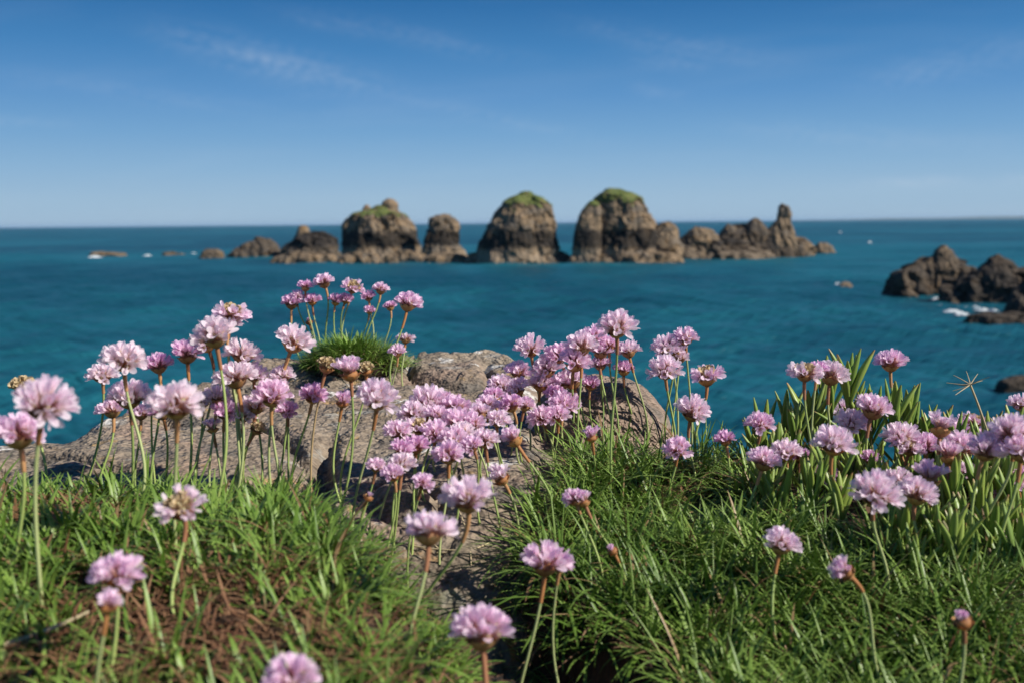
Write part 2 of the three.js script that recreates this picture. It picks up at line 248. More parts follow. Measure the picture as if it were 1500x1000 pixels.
  seaRock('rock_ridge', 'long broken ridge of dark rock ending in an upright pinnacle', G, [
    { name: 'rock_body', rows: [[345, 1000, 1050], [352, 992, 1075], [360, 985, 1095], [370, 975, 1125], [382, 965, 1140]], d: dK, flat: 0.45, id: 17, dark: 0.5, rough: 1.6, nu: 200 },
    { name: 'boulder', rows: [[334, 1016, 1034], [337, 1010, 1042], [343, 1006, 1048], [352, 1000, 1056]], d: dK, id: 18, sink: 0.5, zones: 0, nu: 80, nv: 40, rough: 1.4 },
    { name: 'rock_body', rows: [[333, 1066, 1110], [338, 1060, 1122], [346, 1052, 1145], [356, 1040, 1165], [368, 1030, 1180], [378, 1020, 1186]], d: dK + 6, flat: 0.45, id: 19, dark: 0.85, rough: 1.6, nu: 200, zones: 0 },
    { name: 'spur', rows: [[320, 1104, 1111], [325, 1099, 1117], [331, 1093, 1121], [342, 1086, 1128]], d: dK + 5, id: 20, sink: 0.5, zones: 0, nu: 70, nv: 40, dark: 0.6, rough: 1.5 },
    { name: 'spur', rows: [[329, 1064, 1070], [333, 1060, 1078], [341, 1056, 1086]], d: dK + 5, id: 26, sink: 0.5, zones: 0, nu: 60, nv: 30, dark: 0.2, rough: 1.5 },
    { name: 'pinnacle', rows: [[300, 1142, 1152], [303, 1139, 1158], [309, 1138, 1160], [315, 1140, 1160], [321, 1138, 1158], [327, 1133, 1158], [340, 1122, 1162], [352, 1115, 1166]], d: dK + 5, id: 21, sink: 0.5, zones: 0, nu: 100, nv: 70, rough: 1.5 },
    { name: 'rock_body', rows: [[344, 1138, 1164], [349, 1126, 1176], [356, 1114, 1186], [363, 1106, 1192], [373, 1096, 1198]], d: dK + 12, flat: 0.5, id: 22, rough: 1.4, zones: 0 },
    { name: 'slab', rows: [[357, 1198, 1211], [361, 1192, 1219], [370, 1186, 1225]], d: dK + 30, flat: 0.6, id: 23, zones: 0, nu: 80, nv: 40, rough: 1.4 }], 'rock ridge');
  const dL = dist(1350, 437) + 4, dM = dist(1430, 448) + 4, GB = 'dark rocks in the bay';
  seaRock('bay_rock', 'pointed tan and black rock standing behind the blackest rock of the bay', GB, [
    { name: 'rock_body', rows: [[381, 1352, 1406], [389, 1331, 1417], [400, 1310, 1430], [412, 1300, 1440], [428, 1292, 1450], [440, 1288, 1456]], d: dL, flat: 0.5, id: 24, dark: 0.75, rough: 1.7, zones: 0, nu: 220, nv: 110 },
    { name: 'peak', rows: [[361, 1378, 1387], [367, 1372, 1394], [374, 1369, 1399], [384, 1363, 1406], [398, 1352, 1414]], d: dL, id: 25, dark: 0.5, rough: 1.3, zones: 0, sink: 0.3, nu: 120, nv: 60 }]);
  seaRock('bay_rock', 'large black rock with surf breaking along its foot', GB, [
    { name: 'rock_body', rows: [[396, 1436, 1520], [402, 1419, 1550], [410, 1402, 1580], [421, 1390, 1600], [445, 1374, 1612], [470, 1370, 1618]], d: dM + 2, flat: 0.35, id: 27, dark: 0.97, rough: 1.7, zones: 0, nu: 220, nv: 100 },
    { name: 'peak', rows: [[375, 1456, 1467], [380, 1448, 1478], [386, 1442, 1486], [398, 1430, 1491], [410, 1424, 1496]], d: dM + 2, id: 28, dark: 1, rough: 1.3, zones: 0, sink: 0.2, nu: 120, nv: 60 },
    { name: 'shoulder', rows: [[407, 1496, 1560], [430, 1482, 1600], [452, 1472, 1620], [474, 1464, 1632]], d: dist(1500, 472) + 4, flat: 0.4, id: 35, dark: 0.97, rough: 1.7, zones: 0, nu: 160, nv: 80 },
    { name: 'ledge', rows: [[459, 1428, 1500], [463, 1415, 1540], [472, 1408, 1566]], d: dist(1450, 472), flat: 0.25, id: 29, dark: 1, zones: 0, sink: 0.5, nu: 120, nv: 30 }]);
  seaRock('reef_rock', 'small ochre rock awash in open water off the pointed rock', GB, [{ name: 'rock_body', rows: [[413, 1235, 1243], [416, 1230, 1247], [421, 1226, 1249]], d: dist(1238, 420), id: 30, flat: 0.6, zones: 0, nu: 60, nv: 24, sink: 0.5 }]);
  seaRock('bay_rock', 'low black rock alone in the dark water under the cliff', GB, [{ name: 'rock_body', rows: [[552, 1480, 1512], [558, 1466, 1530], [566, 1462, 1538], [574, 1460, 1540]], d: dist(1490, 573) + 1, id: 31, flat: 0.5, dark: 1, zones: 0, nu: 90, nv: 40, sink: 0.5 }]);
  // surf
  const foamMat = new THREE.MeshStandardMaterial({ color: new THREE.Color(0.55, 0.60, 0.62), roughness: 0.85 });
  const foam = (px, py, wpx, hm, label) => {
    const c = onSea(px, py), a = wpx / F * -c.z / 2, b = a * 0.55 + 0.3, id = px * 0.37;
    const g = grid(64, 14, (u, v) => { const th = u * 6.2832, e = Math.max(0.15, 1 + 1.3 * fbm(Math.cos(th) * 2.6 + id, Math.sin(th) * 2.6, 1, 4, 0.65)), r = v * e, x = a * r * Math.cos(th), z = b * r * Math.sin(th); return [c.x + x, 0.02 + hm * (1 - v * v) * (0.5 + 0.9 * clamp(0.5 + fbm(x * 2.2 + id, z * 2.2, 3, 4) * 1.4)) - 0.10 * v * v, c.z + z]; });
    const m = mergeVertices(g.deleteAttribute('uv') && g, 1e-4); m.computeVertexNormals();
    add(new THREE.Mesh(m, foamMat), 'surf_patch', label, 'surf', 'patches of surf by the rocks');
  };
  foam(138, 377, 18, 0.5, 'white surf breaking on the longest low reef rock'); foam(182, 374, 12, 0.35, 'white surf breaking on the longest low reef rock');
  foam(215, 375, 11, 0.4, 'lone spot of white surf between the two flat reef rocks'); foam(284, 372, 11, 0.4, 'white surf at the end of the flat brown reef rock'); foam(112, 377, 24, 0.12, 'white surf breaking on the longest low reef rock');
  for (const [fx, fy, fw] of [[1378, 449, 12], [1390, 451, 16], [1402, 450, 14], [1416, 452, 18], [1430, 451, 12], [1440, 454, 20], [1456, 455, 14], [1396, 456, 24], [1408, 460, 20]]) foam(fx, fy, fw, 0.16, 'broken dab of surf along the foot of the large black rock');
  foam(1228, 417, 10, 0.25, 'dab of surf beside the small ochre rock'); foam(1231, 341, 5, 1.2, 'tiny whitecap in open water beyond the ridge'); foam(1274, 356, 6, 0.7, 'tiny whitecap in open water beyond the ridge'); foam(745, 386, 14, 0.15, 'thin surf under the dome shaped stack'); foam(800, 387, 10, 0.15, 'thin surf under the dome shaped stack'); foam(905, 387, 16, 0.15, 'thin surf under the tallest stack'); foam(950, 385, 10, 0.15, 'thin surf under the tallest stack'); foam(1372, 438, 14, 0.2, 'small surf patch at the foot of the pointed rock'); foam(603, 381, 12, 0.3, 'thin surf at the foot of the broad domed stack'); foam(548, 381, 10, 0.3, 'thin surf at the foot of the broad domed stack');
}

// ------------------------------------------------------------------ the headland: rock, then cushions. Heights h are relative to the eye, d is the distance ahead.
const crestD = [[-0.5, 0.55], [-0.40, 0.60], [-0.30, 0.66], [-0.262, 0.76], [-0.216, 0.9], [-0.02, 0.9], [0.025, 0.84], [0.08, 0.70], [0.12, 0.66], [0.3, 0.72], [0.6, 0.62]];
const crestH = [[-0.5, -0.140], [-0.40, -0.138], [-0.30, -0.137], [-0.257, -0.124], [-0.216, -0.116], [-0.1, -0.117], [-0.03, -0.113], [0.0, -0.117], [0.03, -0.132], [0.10, -0.15], [0.13, -0.172], [0.3, -0.18], [0.42, -0.215], [0.6, -0.24]];
const nearH = [[0.1, -0.235], [0.25, -0.25], [0.36, -0.236], [0.42, -0.215], [0.475, -0.168], [0.55, -0.144], [0.7, -0.130], [0.9, -0.115], [1.2, -0.11]];
function rockH(x, d) {
  const dc = table(crestD, x), hc = table(crestH, x);
  let h;
  if (d <= dc) h = table(nearH, d) + (hc - table(nearH, dc)) * sstep(0.3, dc, d);
  else h = hc;
  const s = Math.max(0, d - dc + 0.02); h -= (Math.sqrt(0.0036 + s * s) - 0.06) * 2.4;
  const w = 0.5 + fbm(x * 4, d * 4, 2.2, 2);
  h += 0.0065 * fbm(x * 11, d * 11, 1.7, 4) + 0.006 * fbm(x * 34 + 7, d * 36, 4.1, 5, 0.6) * (0.6 + w);
  { const b = blocks(x * 16 + 2 * N3(x * 9, d * 9, 4), d * 13 + 2 * N3(d * 9, x * 9, 7), 2.5); h += 0.0055 * (b[1] - 0.5) * sstep(0, 0.2, b[0]) - 0.003 * sstep(0.06, 0, b[0]); }
  h -= 0.014 * Math.pow(clamp(ridge(x * 7 + 3 + 0.8 * N3(x * 9, d * 9, 1), d * 9, 6.6, 1)), 14);                    // joints
  const cx = -0.115 + 0.1 * (0.58 - d) + 0.006 * N3(d * 30, 1, 2); h -= 0.03 * Math.exp(-(((x - cx) / 0.006) ** 2)) * sstep(0.48, 0.52, d) * sstep(0.66, 0.58, d);   // the open crack
  return h;
}
const edgeLrow = [[0.1, 0.0], [0.25, 0.0], [0.30, -0.002], [0.364, -0.014], [0.43, -0.038], [0.47, -0.064], [0.52, -0.098], [0.6, -0.13]];
const edgeRrow = [[0.1, 0.064], [0.30, 0.062], [0.36, 0.050], [0.40, 0.032], [0.45, -0.008], [0.5, -0.014], [0.56, 0.014], [0.62, 0.042]];
const insideL = (x, d) => Math.min(table(edgeLrow, d) - x, 0.535 - d - 0.10 * clamp(-x - 0.22, 0, 0.4), x + 0.62, d - 0.1) + 0.014 * fbm(x * 18, d * 18, 9.2, 3);
const insideR = (x, d) => Math.min(x - table(edgeRrow, d), table([[0, 0.60], [0.10, 0.60], [0.14, 0.63], [0.3, 0.68], [0.6, 0.6]], x) - d, 0.62 - x, d - 0.1) + 0.014 * fbm(x * 18, d * 18, 5.2, 3);
const hole = (x, d) => Math.exp(-(((x - 0.104) / 0.018) ** 2) - ((d - 0.53) / 0.032) ** 2);
function soilL(x, d) { const e = insideL(x, d); return -0.136 - 0.55 * (d - 0.43) ** 2 - 0.05 * (1 - sstep(-0.005, 0.05, e)) + 0.010 * fbm(x * 14, d * 14, 3.3, 3) + 0.003 * fbm(x * 90, d * 90, 3.3, 2); }
function soilR(x, d) { const e = insideR(x, d); return -0.140 - 0.21 * (0.58 - Math.min(d, 0.58)) - 0.5 * Math.max(0, d - 0.6) - 0.25 * sstep(0.10, 0.40, x) * sstep(0.42, 0.6, d) * 0.14 - 0.055 * (1 - sstep(-0.005, 0.022, e)) - 0.022 * hole(x, d) + 0.011 * fbm(x * 13, d * 13, 7.3, 3) + 0.003 * fbm(x * 90, d * 90, 1.3, 2); }
function groundH(x, d) { let h = rockH(x, d); if (insideL(x, d) > -0.005) h = Math.max(h, soilL(x, d)); if (insideR(x, d) > -0.005) h = Math.max(h, soilR(x, d)); return h; }

// rock colours: weathered grey brown stone with crusts of white, grey and orange lichen
const lichenSpots = []; { const s0 = seed; seed = 91; for (let i = 0; i < 40; i++) { const top = i < 22; lichenSpots.push([top ? rr(-0.14, 0.02) : rr(-0.4, 0.1), top ? rr(0.66, 0.9) : rr(0.5, 0.9), rr(0.004, 0.014), rr(0, 50)]); } seed = s0; }
function rockColor(x, d) {
  const a = fbm(x * 9, d * 9, 1.1, 4), f = fbm(x * 60, d * 60, 2.7, 4, 0.6), g = fbm(x * 300, d * 300, 5.5, 3, 0.75);
  let c = mix3([0.215, 0.165, 0.118], [0.31, 0.25, 0.185], clamp(0.5 + a * 1.2 + f * 0.6));
  c = mix3(c, [0.33, 0.22, 0.165], 0.55 * sstep(0.05, 0.35, fbm(x * 16 + 9, d * 16, 7.7, 4)));        // pinkish feldspar
  c = mix3(c, [0.115, 0.105, 0.092], 0.75 * sstep(0.08, 0.3, fbm(x * 26 + 2, d * 26, 3.9, 5, 0.62)));  // dark lichen film, patchy
  c = mix3(c, [0.40, 0.25, 0.085], 0.6 * sstep(0.22, 0.36, fbm(x * 44 + 3, d * 44, 6.1, 4, 0.65))); c = mix3(c, [0.34, 0.335, 0.30], 0.55 * sstep(0.16, 0.3, fbm(x * 30 + 13, d * 30, 1.9, 5, 0.65)));
  c = mix3(c, [0.035, 0.033, 0.030], 0.8 * sstep(0.26, 0.42, f * 0.6 + g * 0.7));
  let wl = 0; for (const [lx, ld, r, id] of lichenSpots) { if (Math.abs(x - lx) > 0.05 || Math.abs(d - ld) > 0.06) continue; const q = Math.hypot((x - lx) * 0.55, d - ld) / r; if (q < 2) wl = Math.max(wl, sstep(0.18, 0.34, 1 - q + 1.5 * fbm(x * 90 + id, d * 90, id, 4, 0.6))); }
  c = mix3(c, [0.60, 0.58, 0.54], 0.85 * wl * sstep(-0.25, 0.1, g + 0.1));
  const low = sstep(0.52, 0.44, d), earthShade = low * sstep(-0.28, 0.12, fbm(x * 34, d * 34, 2.2, 4, 0.6)); c = mix3(c, mix3([0.075, 0.055, 0.035], [0.08, 0.085, 0.03], clamp(0.4 + 2 * fbm(x * 70, d * 70, 7.2, 3))), 0.85 * earthShade); c = mix3(c, [0.36, 0.17, 0.035], 0.9 * low * sstep(0.2, 0.34, fbm(x * 55 + 4, d * 55, 8.8, 4, 0.6))); c = mix3(c, [0.06, 0.05, 0.04], low * 0.6 * sstep(0.0, 0.3, fbm(x * 20, d * 20, 4.8, 4)));  // gully earth and moss, plus the gully shadow put into the colour; orange lichen
  const t = 0.86 + 1.15 * g; return [c[0] * t, c[1] * t, c[2] * t];
}
const X0 = -0.55, X1 = 0.55, D0 = 0.12, D1 = 1.05;
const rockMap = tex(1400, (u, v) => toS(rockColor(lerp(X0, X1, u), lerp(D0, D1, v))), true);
const rockFine = tex(1400, (u, v) => { const x = lerp(X0, X1, u), d = lerp(D0, D1, v), h = clamp(0.5 + 0.75 * fbm(x * 150, d * 150, 5.5, 4, 0.75)); return [h, h, h]; }, false);
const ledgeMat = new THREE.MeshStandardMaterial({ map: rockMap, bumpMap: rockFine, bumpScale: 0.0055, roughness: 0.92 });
{
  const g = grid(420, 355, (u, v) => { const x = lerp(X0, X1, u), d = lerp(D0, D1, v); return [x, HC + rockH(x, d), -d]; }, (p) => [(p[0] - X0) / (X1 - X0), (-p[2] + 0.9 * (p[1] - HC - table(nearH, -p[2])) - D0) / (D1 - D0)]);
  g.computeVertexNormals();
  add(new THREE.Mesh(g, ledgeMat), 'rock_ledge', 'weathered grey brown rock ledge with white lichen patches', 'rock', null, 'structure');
  const cliffMat = new THREE.MeshStandardMaterial({ color: new THREE.Color(0.16, 0.13, 0.10), roughness: 0.95 });
  const c = grid(160, 120, (u, v) => {
    const x = lerp(-26, 26, u) * (0.15 + 0.85 * Math.abs(2 * u - 1)), d = v < 0.35 ? lerp(-16, 0.3, v / 0.35) : 0.3 + 11 * Math.pow((v - 0.35) / 0.65, 1.6), dc = Math.abs(x) < 0.6 ? table(crestD, x) - 0.12 : 0.45;
    let h = -0.30 - 0.9 * Math.max(0, d - dc) - 0.25 * Math.max(0, d - dc) ** 2 * 0.35 - 0.02 * Math.abs(x) - 0.4 * sstep(3, 20, Math.abs(x));
    if (d > dc) h += Math.min(0.6, 0.4 * (d - dc)) * fbm(x * 0.9, d * 0.9, 2.1, 4) - Math.max(0, d - 6) * 0.9; else h += 0.05 * fbm(x * 2, d * 2, 1, 3);
    return [x, HC + Math.max(h, -HC - 2), -d];
  });
  c.computeVertexNormals();
  add(new THREE.Mesh(c, cliffMat), 'headland', 'brown headland falling away to the sea', 'headland', null, 'structure');
}
// a separate rounded boulder behind the dark cushion
{
  const ctr = new THREE.Vector3(0.062, HC - 0.157, -0.672);
  const g0 = new THREE.IcosahedronGeometry(1, 40), p = g0.attributes.position;
  for (let i = 0; i < p.count; i++) {
    let x = p.getX(i), y = p.getY(i), z = p.getZ(i); const q = Math.pow(Math.abs(x) ** 2.7 + Math.abs(y) ** 2.7 + Math.abs(z) ** 2.7, -1 / 2.7);
    const n = 1 + 0.10 * fbm(x * 1.4 + 3, y * 1.4, z * 1.4, 4) + 0.03 * fbm(x * 7, y * 7, z * 7, 4);
    x *= q * n; y *= q * n; z *= q * n; y -= 0.28 * Math.max(0, x) ** 2 * Math.sign(Math.max(0, y));
    p.setXYZ(i, ctr.x + x * 0.050, ctr.y + y * 0.053, ctr.z + z * 0.044);
  }
  g0.deleteAttribute('normal'); g0.deleteAttribute('uv'); const g = mergeVertices(g0, 1e-6); g.computeVertexNormals();
  colored(g, (x, y, z) => { const a = fbm(x * 22, y * 22, z * 22, 4), f = fbm(x * 160, y * 160, z * 160, 4, 0.65); let c = mix3([0.25, 0.19, 0.145], [0.38, 0.27, 0.20], clamp(0.5 + a * 1.4)); c = mix3(c, [0.16, 0.145, 0.125], 0.7 * sstep(0.0, 0.3, fbm(x * 40 + 2, y * 40, z * 40, 4))); c = mix3(c, [0.05, 0.045, 0.04], 0.7 * sstep(0.25, 0.4, f)); const t = 0.85 + 0.8 * f; return [c[0] * t, c[1] * t, c[2] * t]; });
  const pp = g.attributes.position, uv = new Float32Array(pp.count * 2); for (let i = 0; i < pp.count; i++) { uv[i * 2] = pp.getX(i) * 1.2 + pp.getZ(i) * 0.3 + 0.6; uv[i * 2 + 1] = (pp.getY(i) - HC) * 1.2 - pp.getZ(i) * 0.8 + 0.1; } g.setAttribute('uv', new THREE.BufferAttribute(uv, 2));
  const m = new THREE.MeshStandardMaterial({ vertexColors: true, roughness: 0.92, bumpMap: rockFine, bumpScale: 0.010 });
  add(new THREE.Mesh(g, m), 'boulder', 'smooth pinkish tan boulder rising behind the dark wiry cushion', 'boulder');
}

// ------------------------------------------------------------------ thrift cushions
function bladeGeo(bend, len = 1, w = 1) {      // a narrow folded leaf, unit length along +y, bending to +z
  const S = 5, p = [], idx = []; let y = 0, z = 0, a = 0.05;
  for (let i = 0; i <= S; i++) { const t = i / S, hw = 0.5 * w * (t < 0.15 ? 0.8 + t * 1.3 : 1) * Math.pow(1 - t * t * 0.98, 0.6); p.push(-hw, y, z, 0, y - 0.25 * hw * Math.sin(a), z - 0.5 * hw, hw, y, z); y += Math.cos(a) * len / S; z += Math.sin(a) * len / S; a += bend / S; }
  for (let i = 0; i < S; i++) for (let k = 0; k < 2; k++) { const q = i * 3 + k; idx.push(q, q + 1, q + 4, q, q + 4, q + 3); }
  const g = new THREE.BufferGeometry(); g.setAttribute('position', new THREE.Float32BufferAttribute(p, 3)); g.setIndex(idx); g.computeVertexNormals(); return g;
}
const bladeKinds = [0.35, 0.8, 1.35].map((b) => bladeGeo(b, 1, 0.036));
const bladeMat = new THREE.MeshPhysicalMaterial({ color: 0xffffff, roughness: 0.42, transmission: 0.25, thickness: 0, specularIntensity: 0.6, side: THREE.DoubleSide });
const deadMat = new THREE.MeshStandardMaterial({ color: 0xffffff, roughness: 0.85, side: THREE.DoubleSide });
const soilMap = tex(1024, (u, v) => { const f = fbm(u * 34, v * 34, 1.3, 4, 0.65), a = fbm(u * 6, v * 6, 4.2, 3); let c = mix3([0.022, 0.013, 0.007], [0.10, 0.048, 0.022], clamp(0.45 + f * 1.5)); c = mix3(c, [0.15, 0.10, 0.06], 0.6 * sstep(0.15, 0.35, f + a * 0.5)); return toS(c); }, true);
const soilBump = tex(1024, (u, v) => { const h = clamp(0.5 + 0.6 * fbm(u * 48, v * 48, 9.3, 4, 0.65)); return [h, h, h]; }, false);
const soilMat = new THREE.MeshStandardMaterial({ map: soilMap, bumpMap: soilBump, bumpScale: 0.012, roughness: 0.97 });
const TMP = { m: new THREE.Matrix4(), q: new THREE.Quaternion(), q2: new THREE.Quaternion(), p: new THREE.Vector3(), s: new THREE.Vector3(), c: new THREE.Color(), Y: new THREE.Vector3(0, 1, 0), X: new THREE.Vector3(1, 0, 0) };
function blades(parent, name, kinds, material, list) {   // list: [kind, x, y, z, azimuth, tilt, length, width factor, colour]
  kinds.forEach((g, k) => {
    const own = list.filter((b) => b[0] === k); if (!own.length) return;
    const im = new THREE.InstancedMesh(g, material, own.length); im.name = name; im.userData.kind = 'stuff';
    own.forEach((b, i) => { TMP.q.setFromAxisAngle(TMP.Y, b[4]); TMP.q2.setFromAxisAngle(TMP.X, b[5]); TMP.q.multiply(TMP.q2); TMP.p.set(b[1], b[2], b[3]); TMP.s.set(b[6] * b[7], b[6], b[6]); TMP.m.compose(TMP.p, TMP.q, TMP.s); im.setMatrixAt(i, TMP.m); im.setColorAt(i, TMP.c.setRGB(...b[8])); });
    parent.add(im);
  });
}
function green(x, d, bright) { const f = fbm(x * 20, d * 20, 6.1, 2), t = clamp(0.5 + f + rr(-0.35, 0.35)); const c = mix3([0.080, 0.155, 0.017], [0.235, 0.345, 0.072], t); return [c[0] * bright, c[1] * bright, c[2] * bright]; }
function cushion(o) {
  const root = new THREE.Group();
  const nu = Math.round((o.x1 - o.x0) / 0.005), nv = Math.round((o.d1 - o.d0) / 0.005);
  const g = grid(nu, nv, (u, v) => { const x = lerp(o.x0, o.x1, u), d = lerp(o.d0, o.d1, v); return [x, HC + o.soil(x, d), -d]; }, (p) => [p[0] * 2.2 + 0.4, -p[2] * 2.2]);
  const p = g.attributes.position, keep = [], ix = g.index.array; const ok = (i) => o.inside(p.getX(i), -p.getZ(i)) > -0.012; for (let i = 0; i < ix.length; i += 3) if (ok(ix[i]) || ok(ix[i + 1]) || ok(ix[i + 2])) keep.push(ix[i], ix[i + 1], ix[i + 2]);
  g.setIndex(keep); g.computeVertexNormals(); part(root, 'thatch_mound', g, soilMat);
  const live = [], dead = [];
  const area = (o.x1 - o.x0) * (o.d1 - o.d0), tries = Math.round(area * o.rosettes);
  for (let i = 0; i < tries; i++) {
    const x = rr(o.x0, o.x1), d = rr(o.d0, o.d1), e = o.inside(x, d); if (e < 0.004) continue;
    const near = Math.abs(x / Math.max(d, 0.05)); if (near > 0.72 && rnd() < 0.6) continue; if (o.thin && rnd() < o.thin(x, d)) continue;
    const y = o.soil(x, d); if (y < rockH(x, d) - 0.004) continue;
    const bare = o.bare(x, d); 
    if (rnd() < bare) { for (let k = 0; k < 12; k++) { const t = rr(0.5, 1); dead.push([Math.floor(rnd() * 3), x + rr(-0.008, 0.008), HC + y + rr(-0.002, 0.006), -d + rr(-0.008, 0.008), rr(0, 6.28), rr(0.6, 1.6), rr(0.008, 0.022), rr(1, 2.0), mix3([0.12, 0.045, 0.018], [0.30, 0.17, 0.085], rnd() * t)]); } if (rnd() < 0.75) continue; }
    const slope = (o.soil(x + 0.01, d) - o.soil(x - 0.01, d)) / 0.02, slopeD = (o.soil(x, d + 0.01) - o.soil(x, d - 0.01)) / 0.02, L = o.len * rr(0.65, 1.2) * (0.7 + 0.3 * sstep(0, 0.03, e)), az0 = Math.atan2(-slope, slopeD), lean = clamp(Math.hypot(slope, slopeD), 0, 0.9);
    const n = Math.round(rr(o.per[0], o.per[1]));
    for (let k = 0; k < n; k++) {
      const az = lean > 0.25 && rnd() < 0.3 ? az0 + rr(-1.2, 1.2) : rr(0, 6.28), tilt = rr(0.05, o.spread) + 0.3 * lean;
      live.push([Math.floor(rnd() * 3), x + rr(-0.003, 0.003), HC + y - 0.003, -d + rr(-0.003, 0.003), az, tilt, L * rr(0.7, 1.15), o.wide * rr(0.55, 1.55) * 0.03 / L, rnd() < 0.06 ? mix3([0.16, 0.075, 0.03], [0.36, 0.25, 0.12], rnd()) : green(x, d, o.bright)]);
    }
    if (rnd() < 0.5) for (let k = 0; k < 4; k++) dead.push([Math.floor(rnd() * 3), x + rr(-0.006, 0.006), HC + y, -d + rr(-0.006, 0.006), rr(0, 6.28), rr(0.9, 1.7), rr(0.010, 0.024), rr(1, 1.7), mix3([0.10, 0.045, 0.02], [0.28, 0.17, 0.09], rnd())]);
  }
  blades(root, 'leaf_blades', bladeKinds, bladeMat, live); blades(root, 'dead_leaves', bladeKinds, deadMat, dead);
  return add(root, 'thrift_cushion', o.label, 'cushion plant', 'thrift cushions');
}
const patchL = (x, d) => { const a = at(250, 800, 0.37), b = at(330, 900, 0.33), c = at(90, 720, 0.44); return clamp(0.9 * Math.exp(-(((x - a.x - 0.015) / 0.055) ** 2 + ((d - 0.355) / 0.035) ** 2)) + 0.85 * Math.exp(-(((x - b.x) / 0.10) ** 2 + ((d - 0.315) / 0.028) ** 2)) + 0.7 * Math.exp(-(((x - c.x) / 0.05) ** 2 + ((d - 0.44) / 0.025) ** 2)) + 0.6 * fbm(x * 25, d * 25, 2.2, 2) - 0.05) * (d < 0.3 ? 0.8 : 1); };
cushion({ x0: -0.55, x1: 0.02, d0: 0.12, d1: 0.55, soil: soilL, inside: insideL, rosettes: 19000, per: [9, 15], len: 0.025, spread: 1.0, wide: 1.4, bright: 1.18, bare: patchL, label: 'broad bright green thrift cushion with rusty brown dead patches' });
cushion({ x0: -0.03, x1: 0.56, d0: 0.12, d1: 0.69, soil: soilR, inside: insideR, rosettes: 19500, per: [9, 14], len: 0.033, spread: 1.35, wide: 1.2, bright: 1.12, thin: (x, d) => 0.97 * sstep(0.125, 0.15, x) * sstep(table([[0, 0.46], [0.15, 0.48], [0.3, 0.41], [0.6, 0.36]], x), table([[0, 0.5], [0.15, 0.52], [0.3, 0.45], [0.6, 0.40]], x), d), bare: (x, d) => clamp(1.1 * hole(x, d) + 0.25 * fbm(x * 22, d * 22, 8.2, 2) - 0.05), label: 'dark green wiry thrift cushion in front of the pinkish boulder' });
{ // the small tuft on the far edge of the ledge
  const c = at(517, 525, 0.83), d = 0.83, root = new THREE.Group(), live = [], dead = [], gy = HC + rockH(c.x, d), R = 0.042;
  const dome = new THREE.SphereGeometry(1, 32, 16, 0, 6.2832, 0, 1.7); dome.scale(R * 0.8, 0.019, R * 0.7); dome.translate(c.x, gy - 0.002, -d); part(root, 'thatch_mound', dome, soilMat);
  for (let i = 0; i < 420; i++) { const a = rr(0, 6.28), r = Math.sqrt(rnd()), k = 1 + 0.6 * fbm(Math.cos(a) * 1.9, Math.sin(a) * 1.9, 5.5, 3), x = c.x + Math.cos(a) * r * R * 0.9 * k, z = -d + Math.sin(a) * r * R * 0.75 * k, y = Math.max(HC + rockH(x, -z), gy - 0.004 + 0.019 * Math.sqrt(1 - r * r * 0.98)) - 0.002; for (let k = 0; k < 7; k++) live.push([Math.floor(rnd() * 3), x, y, z, Math.PI / 2 - a + rr(-1.3, 1.3), rr(0.0, 0.5) + r * 0.7, rr(0.008, 0.024), rr(1.0, 2.0), green(x, z, 1.3)]); if (rnd() < 0.95) dead.push([1, x, y, z, Math.PI / 2 - a + rr(-1, 1), rr(0.5, 1.5), rr(0.01, 0.02), 1.5, mix3([0.12, 0.06, 0.03], [0.32, 0.2, 0.1], rnd())]); }
  blades(root, 'leaf_blades', bladeKinds, bladeMat, live); blades(root, 'dead_leaves', bladeKinds, deadMat, dead);
  add(root, 'thrift_cushion', 'small round thrift tuft on the far edge of the rock ledge', 'cushion plant', 'thrift cushions');
}

// ------------------------------------------------------------------ thrift flowers
function petalGeo(len, wid, a0, a1, cup, y0, r0, tipCut = 0.25, cols = null) { // a sheet in the +z direction rising along +y, bending from angle a0 to a1 off the axis
  const S = 4, p = [], c = [], idx = []; let y = y0, z = r0;
  for (let i = 0; i <= S; i++) {
    const t = i / S, a = lerp(a0, a1, t), hw = 0.5 * wid * Math.pow(Math.sin(Math.PI * (0.10 + (0.90 - tipCut) * Math.pow(t, 1.0))), 0.8);
    for (let k = -1; k <= 1; k++) { const lift = cup * hw * (k * k), e = (k === 0 && i === S ? -0.05 * len : (k !== 0 && i === S ? -0.10 * len : 0)); p.push(k * hw, y + Math.cos(a) * e + lift * Math.sin(a), z + Math.sin(a) * e - lift * Math.cos(a)); if (cols) c.push(...mix3(mix3(cols[0], cols[1], sstep(0, 0.45, t)), cols[2], (k === 0 ? 0.55 : 0.0) * (1 - t * 0.6))); }
    y += Math.cos(a) * len / S; z += Math.sin(a) * len / S;
  }
  for (let i = 0; i < S; i++) for (let k = 0; k < 2; k++) { const q = i * 3 + k; idx.push(q, q + 1, q + 4, q, q + 4, q + 3); }
  const g = new THREE.BufferGeometry(); g.setAttribute('position', new THREE.Float32BufferAttribute(p, 3)); if (cols) g.setAttribute('color', new THREE.Float32BufferAttribute(c, 3)); g.setIndex(idx); g.computeVertexNormals(); return g;
}
const mm = 0.001;
const PINK = [[0.92, 0.80, 0.78], [0.96, 0.865, 0.925], [0.88, 0.60, 0.74]], BUFF = [[0.50, 0.36, 0.18], [0.60, 0.48, 0.30], [0.40, 0.26, 0.12]];
